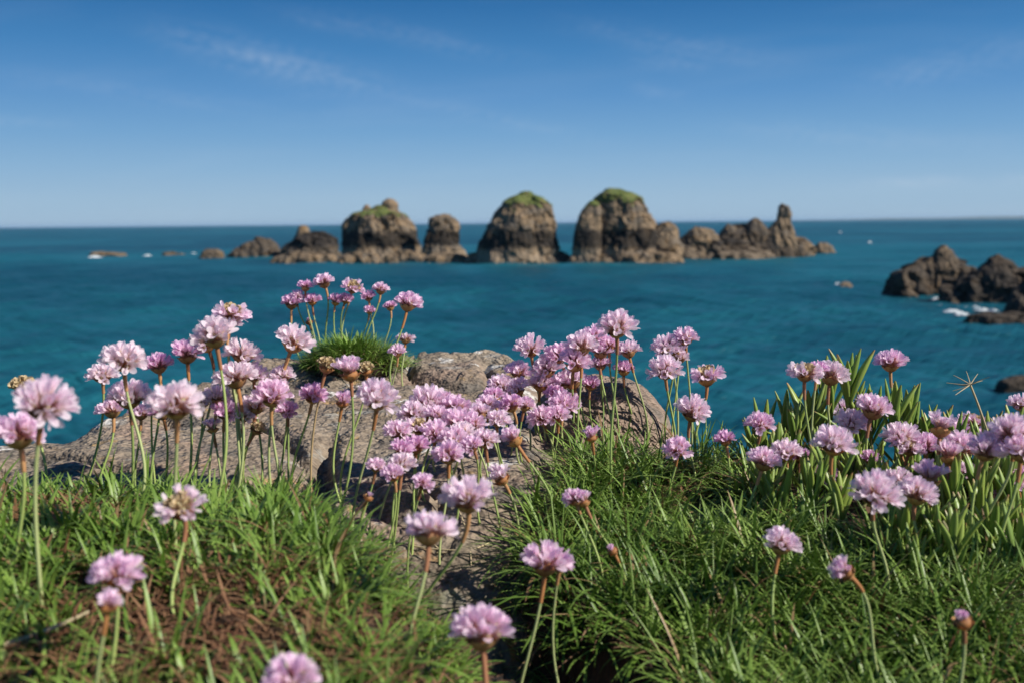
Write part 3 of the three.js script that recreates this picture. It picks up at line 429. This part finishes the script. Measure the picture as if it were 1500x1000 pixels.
function tubeGeo(c0, c1, r0, r1, len) { const g = new THREE.CylinderGeometry(r1, r0, len, 6, 1, true).translate(0, len / 2, 0); g.deleteAttribute('uv'); colored(g, (x, y) => mix3(c0, c1, y / len)); return mergeGeometries([g, (() => { const k = new THREE.ConeGeometry(r1 * 0.75, 1.6 * mm, 5, 1, true).translate(0, len + 0.4 * mm, 0); k.deleteAttribute('uv'); return colored(k, () => [0.72, 0.66, 0.40]); })()]); }
// floret kinds: three open ones, a closed one, a dry one; all as tube + petals (unit: a 24 mm wide head)
const openKinds = [[6.2, 2.9, 0.18, 0.75, 0.22], [6.6, 2.7, 0.08, 0.50, 0.25], [5.8, 3.2, 0.28, 1.05, 0.15]].map(([L, W, a0, a1, cup]) => ({ tube: tubeGeo([0.40, 0.19, 0.055], [0.74, 0.50, 0.48], 0.7 * mm, 1.35 * mm, 5.0 * mm), petal: petalGeo(L * mm, W * mm, a0, a1, cup, 4.7 * mm, 0.9 * mm, 0.13, PINK), n: 5 }));
const closedKind = { tube: tubeGeo([0.55, 0.36, 0.22], [0.78, 0.55, 0.62], 0.8 * mm, 1.3 * mm, 4.0 * mm), petal: petalGeo(4.2 * mm, 3.4 * mm, 0.18, -0.05, 0.7, 3.8 * mm, 1.0 * mm, 0.12, PINK), n: 5 };
const dryKind = { tube: tubeGeo([0.42, 0.27, 0.13], [0.60, 0.45, 0.27], 0.9 * mm, 1.7 * mm, 4.6 * mm), petal: petalGeo(3.2 * mm, 2.4 * mm, 0.2, 0.75, 0.4, 4.4 * mm, 1.3 * mm, 0.10, BUFF), n: 5 };
for (const k of [...openKinds, closedKind, dryKind]) {
  const pieces = [k.tube.clone()]; for (let i = 0; i < k.n; i++) pieces.push(k.petal.clone().rotateZ((i % 2 - 0.5) * 0.12).rotateY(i / k.n * 6.2832 + 0.08 * ((i * 7) % 3)));
  k.whole = mergeGeometries(pieces.map((g) => g.index ? g.toNonIndexed() : g));
}
const petalMats = [[1, 0.98, 1], [1, 0.93, 0.99], [0.99, 0.89, 0.98], [1.0, 1.0, 0.99], [0.95, 0.78, 0.93]].map((c) => new THREE.MeshPhysicalMaterial({ color: new THREE.Color().setRGB(...c), vertexColors: true, roughness: 0.62, transmission: 0.52, thickness: 0, specularIntensity: 0.4, side: THREE.DoubleSide }));
const buffMat = new THREE.MeshPhysicalMaterial({ vertexColors: true, roughness: 0.8, transmission: 0.2, thickness: 0, specularIntensity: 0.3, side: THREE.DoubleSide });
// bract cup
const BR = [[0.30, 0.145, 0.042], [0.44, 0.24, 0.085], [0.22, 0.10, 0.035]];
const cupGeo = (() => { const g = new THREE.LatheGeometry([[1.0, -1.4], [2.3, -0.9], [3.6, 0.5], [4.3, 2.2], [4.0, 3.8], [2.8, 4.6], [0.01, 5.0]].map(([r, y]) => new THREE.Vector2(r * mm, y * mm)), 14); g.deleteAttribute('uv'); return colored(g, (x, y, z, i) => mix3(BR[2], BR[0], clamp(0.5 + 1.5 * N3(x * 900, y * 600, z * 900)))); })();
const bractGeo = petalGeo(5.6 * mm, 4.6 * mm, 1.15, 0.30, 0.4, -1.3 * mm, 1.4 * mm, 0.18, [BR[2], BR[1], BR[0]]), bractGeo2 = petalGeo(5.4 * mm, 4.0 * mm, 1.05, 0.55, 0.3, -0.3 * mm, 2.4 * mm, 0.15, [BR[0], [0.46, 0.29, 0.13], BR[1]]);
const cupWhole = mergeGeometries([cupGeo.clone(), ...Array.from({ length: 7 }, (_, i) => bractGeo.clone().rotateY(i * 0.8976)), ...Array.from({ length: 7 }, (_, i) => bractGeo2.clone().rotateY(i * 0.8976 + 0.45))].map((g) => g.toNonIndexed()));
const bractMats = [[1, 1, 1], [1.25, 1.1, 0.95], [0.8, 0.72, 0.7]].map((c) => new THREE.MeshPhysicalMaterial({ color: new THREE.Color().setRGB(...c.map((v) => Math.min(v, 1.25))), vertexColors: true, roughness: 0.7, transmission: 0.12, thickness: 0, side: THREE.DoubleSide }));
const stemMats = [[0.32, 0.40, 0.12], [0.36, 0.41, 0.17], [0.26, 0.34, 0.105], [0.42, 0.30, 0.16]].map((c) => new THREE.MeshPhysicalMaterial({ color: new THREE.Color().setRGB(...c), roughness: 0.55, specularIntensity: 0.7 }));
const sheathMats = [[0.36, 0.155, 0.05], [0.42, 0.22, 0.09], [0.30, 0.13, 0.06]].map((c) => new THREE.MeshStandardMaterial({ color: new THREE.Color().setRGB(...c), roughness: 0.75 }));
function tubeAlong(curve, r0, r1, seg, rad, t0 = 0, t1 = 1) {
  const p = [], nn = [], idx = [], v = new THREE.Vector3(), tg = new THREE.Vector3(), a = new THREE.Vector3(), b = new THREE.Vector3();
  for (let i = 0; i <= seg; i++) { const t = lerp(t0, t1, i / seg); curve.getPoint(t, v); curve.getTangent(t, tg); a.set(0, 0, 1).addScaledVector(tg, -tg.z).normalize(); b.crossVectors(tg, a); const r = lerp(r0, r1, i / seg); for (let k = 0; k <= rad; k++) { const th = k / rad * 6.2832, cx = Math.cos(th), sx = Math.sin(th), nx = a.x * cx + b.x * sx, ny = a.y * cx + b.y * sx, nz = a.z * cx + b.z * sx; p.push(v.x + nx * r, v.y + ny * r, v.z + nz * r); nn.push(nx, ny, nz); } }
  for (let i = 0; i < seg; i++) for (let k = 0; k < rad; k++) { const q = i * (rad + 1) + k; idx.push(q, q + 1, q + rad + 2, q, q + rad + 2, q + rad + 1); }
  const g = new THREE.BufferGeometry(); g.setAttribute('position', new THREE.Float32BufferAttribute(p, 3)); g.setAttribute('normal', new THREE.Float32BufferAttribute(nn, 3)); g.setIndex(idx); return g;
}
const PLACE = {
  L: ['on the broad bright green cushion', 0.34, 0.53], T: ['on the small round tuft', 0.82, 0.86], C: ['over the bare rock by the open crack', 0.44, 0.58], R: ['in front of the pinkish boulder', 0.53, 0.63], S: ['beside the fleshy upright leaves', 0.47, 0.66], F: ['low over the dark wiry cushion', 0.3, 0.5], N: ['by the bare rocky gully', 0.3, 0.46],
};
const LOOK = { full: 'fully open lilac pink thrift flower', pale: 'pale whitish pink thrift flower', deep: 'deep mauve thrift flower', half: 'half open thrift flower showing its tan cup', bud: 'closed thrift bud with pink tips', dead: 'faded straw brown thrift flower head', mixed: 'lilac thrift flower with withered brown middle' };
const sets = {};
function flower(kind, place, px, py, w, bx, by, o = {}) {
  const [where, dmin, dmax] = PLACE[place], nominal = kind === 'bud' ? 12 : kind === 'half' ? 19 : kind === 'dead' ? 16 : 24;
  let D = o.D ?? (place === 'C' ? clamp(0.57 - (py - 580) * 0.001, 0.42, 0.57) : clamp(nominal * mm * F / w, dmin, dmax));
  for (let i = 0; i < 12 && D > 0.26; i++) { const h = at(px, py, D); if (h.y - HC - groundH(h.x, D) > (kind === 'bud' ? 0.022 : 0.038)) break; D -= 0.01; }   // the head stands clear of the ground
  const size = w / F * D / (24 * mm) * (kind === 'bud' ? 1.75 : kind === 'half' ? 1.18 : kind === 'dead' ? 1.3 : 1.0);
  const hd = at(px, py, D), b = at(bx, by, D + (o.lean ?? rr(-0.012, 0.012))); b.y = HC + groundH(b.x, -b.z) - 0.004;
  const root = new THREE.Group(); root.position.copy(b);
  const L = hd.distanceTo(b), tilt = o.tilt ?? 0;
  const axis = new THREE.Vector3((hd.x - b.x) / L * 0.8 + tilt + rr(-0.30, 0.30), 0.9, (hd.z - b.z) / L * 0.8 + (o.face ?? rr(-0.22, 0.36))).normalize();
  const neck = hd.clone().addScaledVector(axis, -6.6 * mm * size).sub(b);
  const curve = new THREE.CubicBezierCurve3(new THREE.Vector3(), new THREE.Vector3(rr(-0.24, 0.24) * L + neck.x * 0.1, L * 0.36, rr(-0.12, 0.12) * L), neck.clone().addScaledVector(axis, -L * 0.34), neck);
  const sr = (o.thick ?? 0.72) * mm * clamp(0.6 + 0.45 * size, 0.7, 1.15);
  part(root, 'stem', tubeAlong(curve, sr * 1.1, sr * 0.85, 14, 6), stemMats[kind === 'dead' && rnd() < 0.4 ? 3 : Math.floor(rnd() * 3)]);
  const sl = clamp(rr(9, 15) * mm * size / L, 0.08, 0.4);
  part(root, 'sheath', tubeAlong(curve, sr * 1.22, sr * 1.5, 5, 7, 1 - sl, 1), sheathMats[Math.floor(rnd() * 3)]);
  const hg = new THREE.Quaternion().setFromUnitVectors(TMP.Y, axis), near = w >= 60;
  const place3 = (m) => { m.position.copy(neck); m.quaternion.copy(hg); m.scale.setScalar(size); return m; };
  const bm = bractMats[kind === 'half' || kind === 'bud' ? 1 : Math.floor(rnd() * 3)];
  if (near) { const c = place3(part(root, 'bract_cup', cupGeo, bm)); for (let i = 0; i < 14; i++) { const s = part(c, 'bract', i < 7 ? bractGeo : bractGeo2, bm); s.rotation.y = (i % 7) * 0.8976 + (i < 7 ? 0 : 0.45) + rr(-0.1, 0.1); } }
  else { const c = place3(part(root, 'bract_cup', cupWhole, bm)); c.rotateY(rr(0, 6)); if (kind === 'bud') c.scale.set(size, size * 1.25, size); }
  const n = o.n ?? ({ full: 19, pale: 19, deep: 18, half: 10, bud: 6, dead: 15, mixed: 20 }[kind]);
  const wide = { full: 1.30, pale: 1.34, deep: 1.22, half: 0.85, bud: 0.32, dead: 1.0, mixed: 1.42 }[kind], spin = rr(0, 6.28);
  const pm = petalMats[kind === 'pale' ? 3 : kind === 'deep' ? 4 : Math.floor(rnd() * 3)];
  for (let i = 0; i < n; i++) {
    const t = (i + 0.5) / n, pol = wide * Math.sqrt(t) * (1 + rr(-0.10, 0.10)), az = spin + i * 2.39996 + rr(-0.25, 0.25);
    const dry = kind === 'dead' || (kind === 'mixed' && (t < 0.36)), k = dry ? dryKind : kind === 'bud' ? closedKind : (kind === 'half' && rnd() < 0.45) || rnd() < 0.06 ? closedKind : openKinds[Math.floor(rnd() * 3)], mat = dry ? buffMat : pm;
    const dir = new THREE.Vector3(Math.sin(pol) * Math.cos(az), Math.cos(pol), Math.sin(pol) * Math.sin(az));
    const q = new THREE.Quaternion().setFromUnitVectors(TMP.Y, dir).premultiply(hg), spinQ = new THREE.Quaternion().setFromAxisAngle(TMP.Y, rr(0, 6.28));
    const base = new THREE.Vector3(dir.x * 1.9 * mm, 2.6 * mm + dir.y * 1.2 * mm, dir.z * 1.9 * mm).multiplyScalar(size).applyQuaternion(hg).add(neck);
    let f;
    if (near) { f = part(root, 'floret', k.tube, mat); for (let j = 0; j < k.n; j++) { const pt = part(f, 'petal', k.petal, mat); pt.rotation.set(rr(-0.16, 0.16), j / k.n * 6.2832 + rr(-0.15, 0.15), rr(-0.15, 0.15), 'YXZ'); } }
    else f = part(root, 'floret', k.whole, mat);
    f.position.copy(base); f.quaternion.copy(q.multiply(spinQ)); f.scale.setScalar(size * rr(0.9, 1.08) * (kind === 'bud' ? 0.9 : 1));
  }
  add(root, 'thrift_flower', '', 'flower'); (sets[kind + place] ??= []).push({ root, L, w: size, say: LOOK[kind], where });
  return L;
}
const FL = {
  L: [
    ['full', 25, 628, 92, 14, 760], ['full', 66, 585, 104, 52, 745], ['dead', 31, 562, 46, 44, 640], ['pale', 149, 546, 50, 113, 665], ['pale', 182, 522, 74, 188, 660], ['deep', 231, 531, 50, 222, 660], ['full', 188, 576, 72, 188, 670], ['full', 163, 596, 50, 147, 670], ['deep', 273, 513, 60, 262, 640], ['pale', 258, 586, 90, 254, 700],
    ['pale', 313, 486, 74, 302, 680], ['mixed', 340, 455, 60, 330, 670], ['pale', 356, 514, 60, 340, 680], ['pale', 343, 547, 68, 326, 690], ['full', 399, 575, 68, 397, 690], ['deep', 330, 600, 50, 330, 660], ['pale', 358, 604, 44, 352, 660], ['dead', 378, 624, 32, 338, 652, { tilt: 0.4 }], ['pale', 432, 496, 66, 404, 700], ['dead', 480, 531, 38, 463, 700], ['half', 512, 538, 54, 484, 700], ['dead', 536, 537, 32, 500, 690], ['deep', 459, 576, 50, 442, 680], ['half', 502, 584, 36, 507, 690], ['pale', 412, 548, 44, 400, 660], ['full', 553, 578, 74, 524, 725], ['pale', 222, 584, 34, 228, 660], ['full', 296, 585, 40, 290, 670],
    ['deep', 236, 600, 46, 238, 660], ['full', 318, 577, 46, 312, 670], ['pale', 376, 590, 50, 372, 680], ['deep', 421, 600, 40, 420, 680], ['full', 206, 602, 40, 206, 670], ['half', 310, 622, 34, 312, 670], ['pale', 300, 500, 52, 296, 670], ['full', 372, 545, 46, 366, 670], ['mixed', 332, 470, 50, 325, 670], ['mixed', 263, 738, 80, 259, 810, { D: 0.40, face: 0.6 }], ['full', 172, 836, 86, 150, 1000, { D: 0.325 }], ['half', 158, 880, 52, 144, 1000, { D: 0.325 }], ['full', 421, 990, 96, 420, 1070, { D: 0.30 }],
  ],
  T: [['deep', 427, 441, 38, 446, 490], ['deep', 447, 418, 28, 458, 490], ['deep', 457, 438, 30, 464, 490], ['full', 473, 411, 36, 486, 492], ['deep', 492, 439, 28, 492, 490], ['deep', 507, 437, 26, 504, 490], ['mixed', 517, 418, 38, 512, 500], ['deep', 539, 433, 27, 532, 490], ['full', 558, 422, 30, 542, 490], ['deep', 541, 454, 21, 526, 490], ['deep', 571, 448, 24, 562, 500], ['full', 598, 441, 48, 578, 548, { D: 0.76 }], ['mixed', 594, 494, 30, 590, 520], ['full', 582, 513, 30, 574, 525], ['bud', 452, 469, 14, 456, 495], ['full', 436, 432, 26, 452, 490]],
  C: [['full', 629, 586, 72, 604, 720], ['full', 668, 592, 52, 660, 690], ['full', 672, 613, 60, 650, 720], ['full', 583, 629, 48, 552, 720], ['full', 637, 632, 52, 606, 760], ['full', 656, 662, 56, 642, 720], ['deep', 610, 650, 46, 600, 720], ['full', 551, 680, 36, 524, 745], ['pale', 590, 676, 50, 566, 740], ['full', 710, 641, 48, 736, 700], ['half', 750, 638, 46, 806, 735], ['full', 714, 590, 44, 732, 640], ['full', 692, 618, 44, 705, 660], ['bud', 541, 725, 18, 515, 762], ['full', 690, 650, 40, 705, 690], ['full', 620, 705, 40, 600, 740], ['full', 648, 586, 44, 640, 680], ['full', 604, 602, 50, 590, 700], ['mixed', 616, 622, 48, 600, 720], ['full', 645, 607, 52, 632, 700], ['full', 700, 602, 44, 708, 660], ['full', 730, 612, 44, 742, 670], ['full', 666, 640, 52, 656, 710], ['deep', 590, 656, 46, 578, 720], ['full', 575, 692, 42, 560, 745], ['pale', 680, 632, 46, 676, 700]],
  R: [['full', 777, 507, 52, 800, 620], ['full', 760, 541, 46, 786, 620], ['full', 800, 536, 54, 812, 640], ['full', 756, 566, 46, 776, 640], ['full', 792, 559, 46, 800, 640], ['full', 851, 503, 58, 860, 610], ['full', 843, 526, 58, 866, 615], ['full', 837, 553, 54, 858, 620], ['full', 903, 475, 66, 900, 600], ['full', 893, 503, 40, 903, 612], ['full', 920, 511, 42, 938, 625], ['full', 879, 531, 36, 896, 610], ['deep', 914, 538, 38, 916, 612], ['full', 827, 589, 58, 832, 680], ['full', 791, 609, 50, 812, 690], ['deep', 747, 590, 44, 766, 660], ['half', 866, 635, 34, 877, 700], ['full', 974, 506, 50, 992, 620], ['full', 1004, 492, 44, 1002, 620], ['full', 974, 538, 58, 973, 625], ['pale', 996, 522, 32, 998, 620], ['mixed', 1035, 546, 60, 1032, 680], ['full', 1016, 598, 62, 1022, 730], ['full', 993, 655, 50, 982, 715], ['deep', 1062, 641, 38, 1066, 700], ['deep', 866, 560, 36, 872, 620], ['deep', 812, 574, 36, 816, 640], ['full', 770, 590, 38, 782, 650], ['full', 817, 517, 50, 826, 620], ['full', 868, 492, 48, 872, 610], ['full', 880, 512, 44, 886, 610], ['full', 732, 562, 46, 756, 640], ['deep', 722, 578, 40, 745, 640], ['full', 815, 606, 44, 822, 690], ['mixed', 990, 510, 40, 996, 620], ['full', 824, 556, 44, 832, 640]],
  S: [['mixed', 1180, 541, 56, 1190, 650, { D: 0.55 }], ['pale', 1219, 545, 60, 1213, 660], ['full', 1305, 527, 54, 1305, 680], ['full', 1114, 617, 50, 1105, 735, { D: 0.55 }], ['full', 1281, 594, 64, 1271, 760], ['full', 1249, 617, 60, 1250, 740], ['full', 1223, 645, 72, 1226, 760], ['full', 1121, 672, 56, 1098, 740], ['full', 1150, 659, 54, 1149, 780], ['deep', 1207, 692, 48, 1214, 790], ['full', 1322, 638, 64, 1326, 740], ['half', 1379, 620, 54, 1386, 730], ['full', 1358, 650, 50, 1360, 730], ['mixed', 1426, 613, 48, 1430, 700], ['full', 1412, 651, 66, 1408, 740], ['full', 1445, 655, 64, 1440, 820, { D: 0.46 }], ['full', 1478, 628, 76, 1450, 840, { D: 0.46 }], ['full', 1496, 655, 66, 1470, 840, { D: 0.45 }], ['full', 1238, 600, 54, 1240, 740], ['full', 1400, 632, 54, 1398, 740], ['mixed', 1335, 652, 50, 1338, 740], ['full', 1348, 630, 46, 1350, 730], ['full', 1478, 692, 50, 1480, 790], ['half', 1392, 662, 48, 1394, 760], ['full', 1312, 702, 56, 1316, 800], ['deep', 1198, 540, 40, 1200, 650, { D: 0.57 }], ['full', 1265, 600, 44, 1268, 740], ['deep', 1170, 665, 38, 1172, 760], ['full', 1420, 690, 44, 1424, 790], ['full', 1494, 588, 42, 1495, 700], ['deep', 1275, 669, 36, 1276, 740], ['full', 1285, 718, 86, 1294, 860, { D: 0.42 }], ['full', 1345, 718, 68, 1351, 850, { D: 0.46 }], ['half', 1363, 692, 58, 1370, 780], ['full', 1461, 720, 40, 1463, 800], ['full', 1489, 698, 52, 1488, 800], ['full', 1440, 640, 46, 1442, 720], ['full', 1268, 700, 50, 1275, 800]],
  F: [['half', 731, 695, 46, 762, 752, { D: 0.5 }], ['full', 841, 727, 44, 886, 835, { D: 0.45 }], ['half', 854, 730, 34, 925, 830, { D: 0.45 }], ['bud', 896, 803, 22, 912, 822, { D: 0.43, tilt: -0.5 }], ['full', 1146, 791, 66, 1151, 865, { D: 0.43 }], ['half', 1234, 834, 52, 1312, 975, { D: 0.37, tilt: -0.55 }], ['bud', 1410, 904, 38, 1412, 1030, { D: 0.34 }]],
  N: [['full', 684, 722, 92, 622, 905, { D: 0.385 }], ['full', 628, 771, 88, 596, 900, { D: 0.355 }], ['full', 800, 817, 84, 756, 1000, { D: 0.385, n: 15 }], ['full', 822, 822, 46, 886, 890, { D: 0.39, n: 9 }], ['full', 705, 917, 110, 692, 1050, { D: 0.32, n: 19 }]],
};
for (const place in FL) for (const f of FL[place]) { flower(f[0], place, f[1], f[2], f[3], f[4], f[5], f[6]); }

for (const k in sets) {                         // words for what sets each flower apart from its like
  const s = sets[k], name = (e, word) => { e.root.userData.label = `${word}${e.say} ${e.where}`; };
  const byL = [...s].sort((a, b) => b.L - a.L), byW = [...s].sort((a, b) => b.w - a.w);
  if (s.length === 1) { name(s[0], ''); continue; }
  name(byL[0], 'longest stemmed '); const left = new Set(s); left.delete(byL[0]);
  const take = (list, word) => { const e = list.find((q) => left.has(q)); if (e && left.size) { name(e, word); left.delete(e); } };
  take([...byL].reverse(), 'shortest stemmed '); take(byW, 'widest '); take([...byW].reverse(), 'smallest ');
  const rest = byL.filter((e) => left.has(e)), half = Math.ceil(rest.length / 2);
  rest.forEach((e, i) => { const word = rest.length > 3 ? (i < half ? 'taller ' : 'lower ') : ''; name(e, word); if (rest.length > 1) e.root.userData.group = e.root.userData.label; });
  for (const e of s) e.root.userData.group ??= `${e.say}s ${e.where}`;
}

// ------------------------------------------------------------------ fleshy leaved shoots
{
  const leafGeo = (bend, fat, tip) => { const S = 8, R = 6; const p = [], c = [], idx = []; for (let i = 0; i <= S; i++) { const t = i / S, r = Math.max(0.004, fat * Math.pow(Math.sin(Math.PI * (0.07 + 0.90 * Math.pow(t, 1.15))), 0.75)) , y = t - bend * bend * t * t * 0.3, z = bend * t * t; for (let k = 0; k < R; k++) { const th = k / R * 6.2832; p.push(Math.cos(th) * r, y, z + Math.sin(th) * r * 0.68); c.push(...mix3(mix3([0.135, 0.195, 0.046], [0.235, 0.32, 0.072], t), [0.30, 0.17, 0.09], tip * sstep(0.88, 1, t))); } }
    for (let i = 0; i < S; i++) for (let k = 0; k < R; k++) { const a = i * R + k, b = i * R + (k + 1) % R; idx.push(a, b + R, b, a, a + R, b + R); }
    const g = new THREE.BufferGeometry(); g.setAttribute('position', new THREE.Float32BufferAttribute(p, 3)); g.setAttribute('color', new THREE.Float32BufferAttribute(c, 3)); g.setIndex(idx); g.computeVertexNormals(); return g; };
  const kinds = [leafGeo(0.10, 0.074, 0.4), leafGeo(0.19, 0.080, 1.0), leafGeo(0.02, 0.066, 0.15)];
  const mats = [[1, 1, 1], [0.82, 0.92, 0.8], [1.12, 1.08, 0.9]].map((c) => new THREE.MeshPhysicalMaterial({ color: new THREE.Color().setRGB(...c.map((v) => Math.min(v, 1.15))), vertexColors: true, roughness: 0.42, specularIntensity: 0.8 }));
  const stalkMat = new THREE.MeshStandardMaterial({ color: new THREE.Color(0.16, 0.15, 0.06), roughness: 0.7 });
  const shoot = (px, topY, d, n, label) => {
    const top = at(px, topY, d), x = top.x + rr(-0.006, 0.006), y = HC + groundH(x, d) - 0.003, h = Math.max(0.018, top.y - y), root = new THREE.Group(); root.position.set(x, y, -d);
    const tipv = new THREE.Vector3(top.x - x, h * 0.8, rr(-0.008, 0.008)), curve = new THREE.QuadraticBezierCurve3(new THREE.Vector3(), new THREE.Vector3(rr(-0.01, 0.01), h * 0.4, rr(-0.01, 0.01)), tipv);
    part(root, 'stalk', tubeAlong(curve, 1.5 * mm, 1.1 * mm, 6, 6), stalkMat);
    for (let i = 0; i < n; i++) {
      const t = 0.12 + 0.86 * Math.pow(i / (n - 1), 0.9), len = rr(0.027, 0.041) * (0.7 + 0.3 * t) * (h > 0.05 ? 1 : 0.85), pos = curve.getPoint(t), m = part(root, 'leaf', kinds[Math.floor(rnd() * 3)], mats[Math.floor(rnd() * 3)]);
      pos.y = Math.min(pos.y, Math.max(0.002, h - len * 0.93)); m.position.copy(pos); m.scale.setScalar(len);
      m.rotation.set(lerp(0.42, 0.09, t) * rr(0.5, 1.5) * (rnd() < 0.12 ? 2 : 1), i * 2.4 + rr(-0.4, 0.4), 0, 'YXZ');
    }
    add(root, 'fleshy_shoot', label, 'plant', `each a ${label}`);
  };
  const tops = [[1085, 650], [1100, 610], [1120, 585], [1150, 578], [1165, 590], [1185, 560], [1205, 520], [1225, 530], [1243, 520], [1256, 512], [1272, 575], [1288, 562], [1302, 556], [1318, 575], [1332, 568], [1345, 592], [1362, 600], [1375, 592], [1392, 610], [1410, 600], [1430, 612], [1450, 600], [1470, 610], [1492, 600], [1515, 610], [1540, 620]];
  for (const [x, y] of tops) shoot(x + rr(-3, 3), y + rr(-3, 6), rr(0.585, 0.64), 9, 'tall slender shoot of fleshy green leaves along the cliff edge');
  for (let i = 0; i < 46; i++) { const u = (i + rr(0.1, 0.9)) / 46, x = lerp(1105, 1560, u); shoot(x, rr(640, 700) + 20 * u, rr(0.50, 0.58), 9, 'short fleshy leaved shoot crowded among the pink flowers'); }
  for (let i = 0; i < 22; i++) { const u = (i + rr(0.1, 0.9)) / 22, x = lerp(1300, 1560, u); shoot(x, rr(730, 790), rr(0.44, 0.49), 8, 'low fleshy leaved shoot at the edge of the wiry blades'); }
  // dry star of bracts on a bare stalk
  const d = 0.6, c = at(1422, 563, d), foot = at(1472, 640, d); foot.y = HC + groundH(foot.x, d) - 0.003; const root = new THREE.Group(); root.position.copy(foot);
  const dry = new THREE.MeshStandardMaterial({ color: new THREE.Color(0.46, 0.37, 0.22), roughness: 0.8 }), hub = c.clone().sub(foot);
  part(root, 'stalk', tubeAlong(new THREE.QuadraticBezierCurve3(new THREE.Vector3(), new THREE.Vector3(hub.x * 0.35, hub.y * 0.5, 0), hub), 0.7 * mm, 0.6 * mm, 10, 6), dry);
  for (const [ex, ey] of [[1387, 560], [1396, 572], [1400, 578], [1416, 543], [1397, 549], [1433, 547], [1450, 552], [1404, 564], [1440, 557]]) { const e = at(ex, ey, d + rr(-0.012, 0.012)).sub(foot), midp = e.clone().add(hub).multiplyScalar(0.5).add(new THREE.Vector3(0, rr(-0.001, 0.001), 0)); part(root, 'ray', tubeAlong(new THREE.QuadraticBezierCurve3(hub, midp, e), 0.38 * mm, 0.16 * mm, 5, 5), dry); }
  add(root, 'dry_seed_head', 'dry straw coloured star shaped seed head on a leaning stalk', 'seed head');
  for (const [ax, ay, bx, by, mx, my] of [[560, 790, 668, 808, 610, 815], [640, 812, 720, 795, 690, 822], [590, 775, 650, 812, 610, 785], [655, 720, 690, 830, 690, 780], [800, 985, 880, 950, 830, 955]]) {
    const g3 = (px, py, up) => { let d = 0.3; for (; d < 0.8; d += 0.004) { const p = at(px, py, d); if (p.y - HC < rockH(p.x, d)) break; } const p = at(px, py, d); p.y += up; return p; };
    add(new THREE.Mesh(tubeAlong(new THREE.QuadraticBezierCurve3(g3(ax, ay, 0.001), g3(mx, my, 0.004), g3(bx, by, 0.001)), 0.5 * mm, 0.4 * mm, 12, 5), dry), 'dry_straw', 'thin dry straw lying in the bare rocky gully', 'straw', 'straws in the gully');
  }
  const s0 = at(-10, 948, 0.315), s1 = at(130, 895, 0.33), st = new THREE.Mesh(tubeAlong(new THREE.QuadraticBezierCurve3(s0, s0.clone().lerp(s1, 0.5).add(new THREE.Vector3(0, -0.002, 0)), s1), 0.9 * mm, 0.6 * mm, 10, 6), dry);
  add(st, 'dry_stalk', 'dry tan stalk lying across the broad bright green cushion', 'stalk');
}
renderer.render(scene, camera);
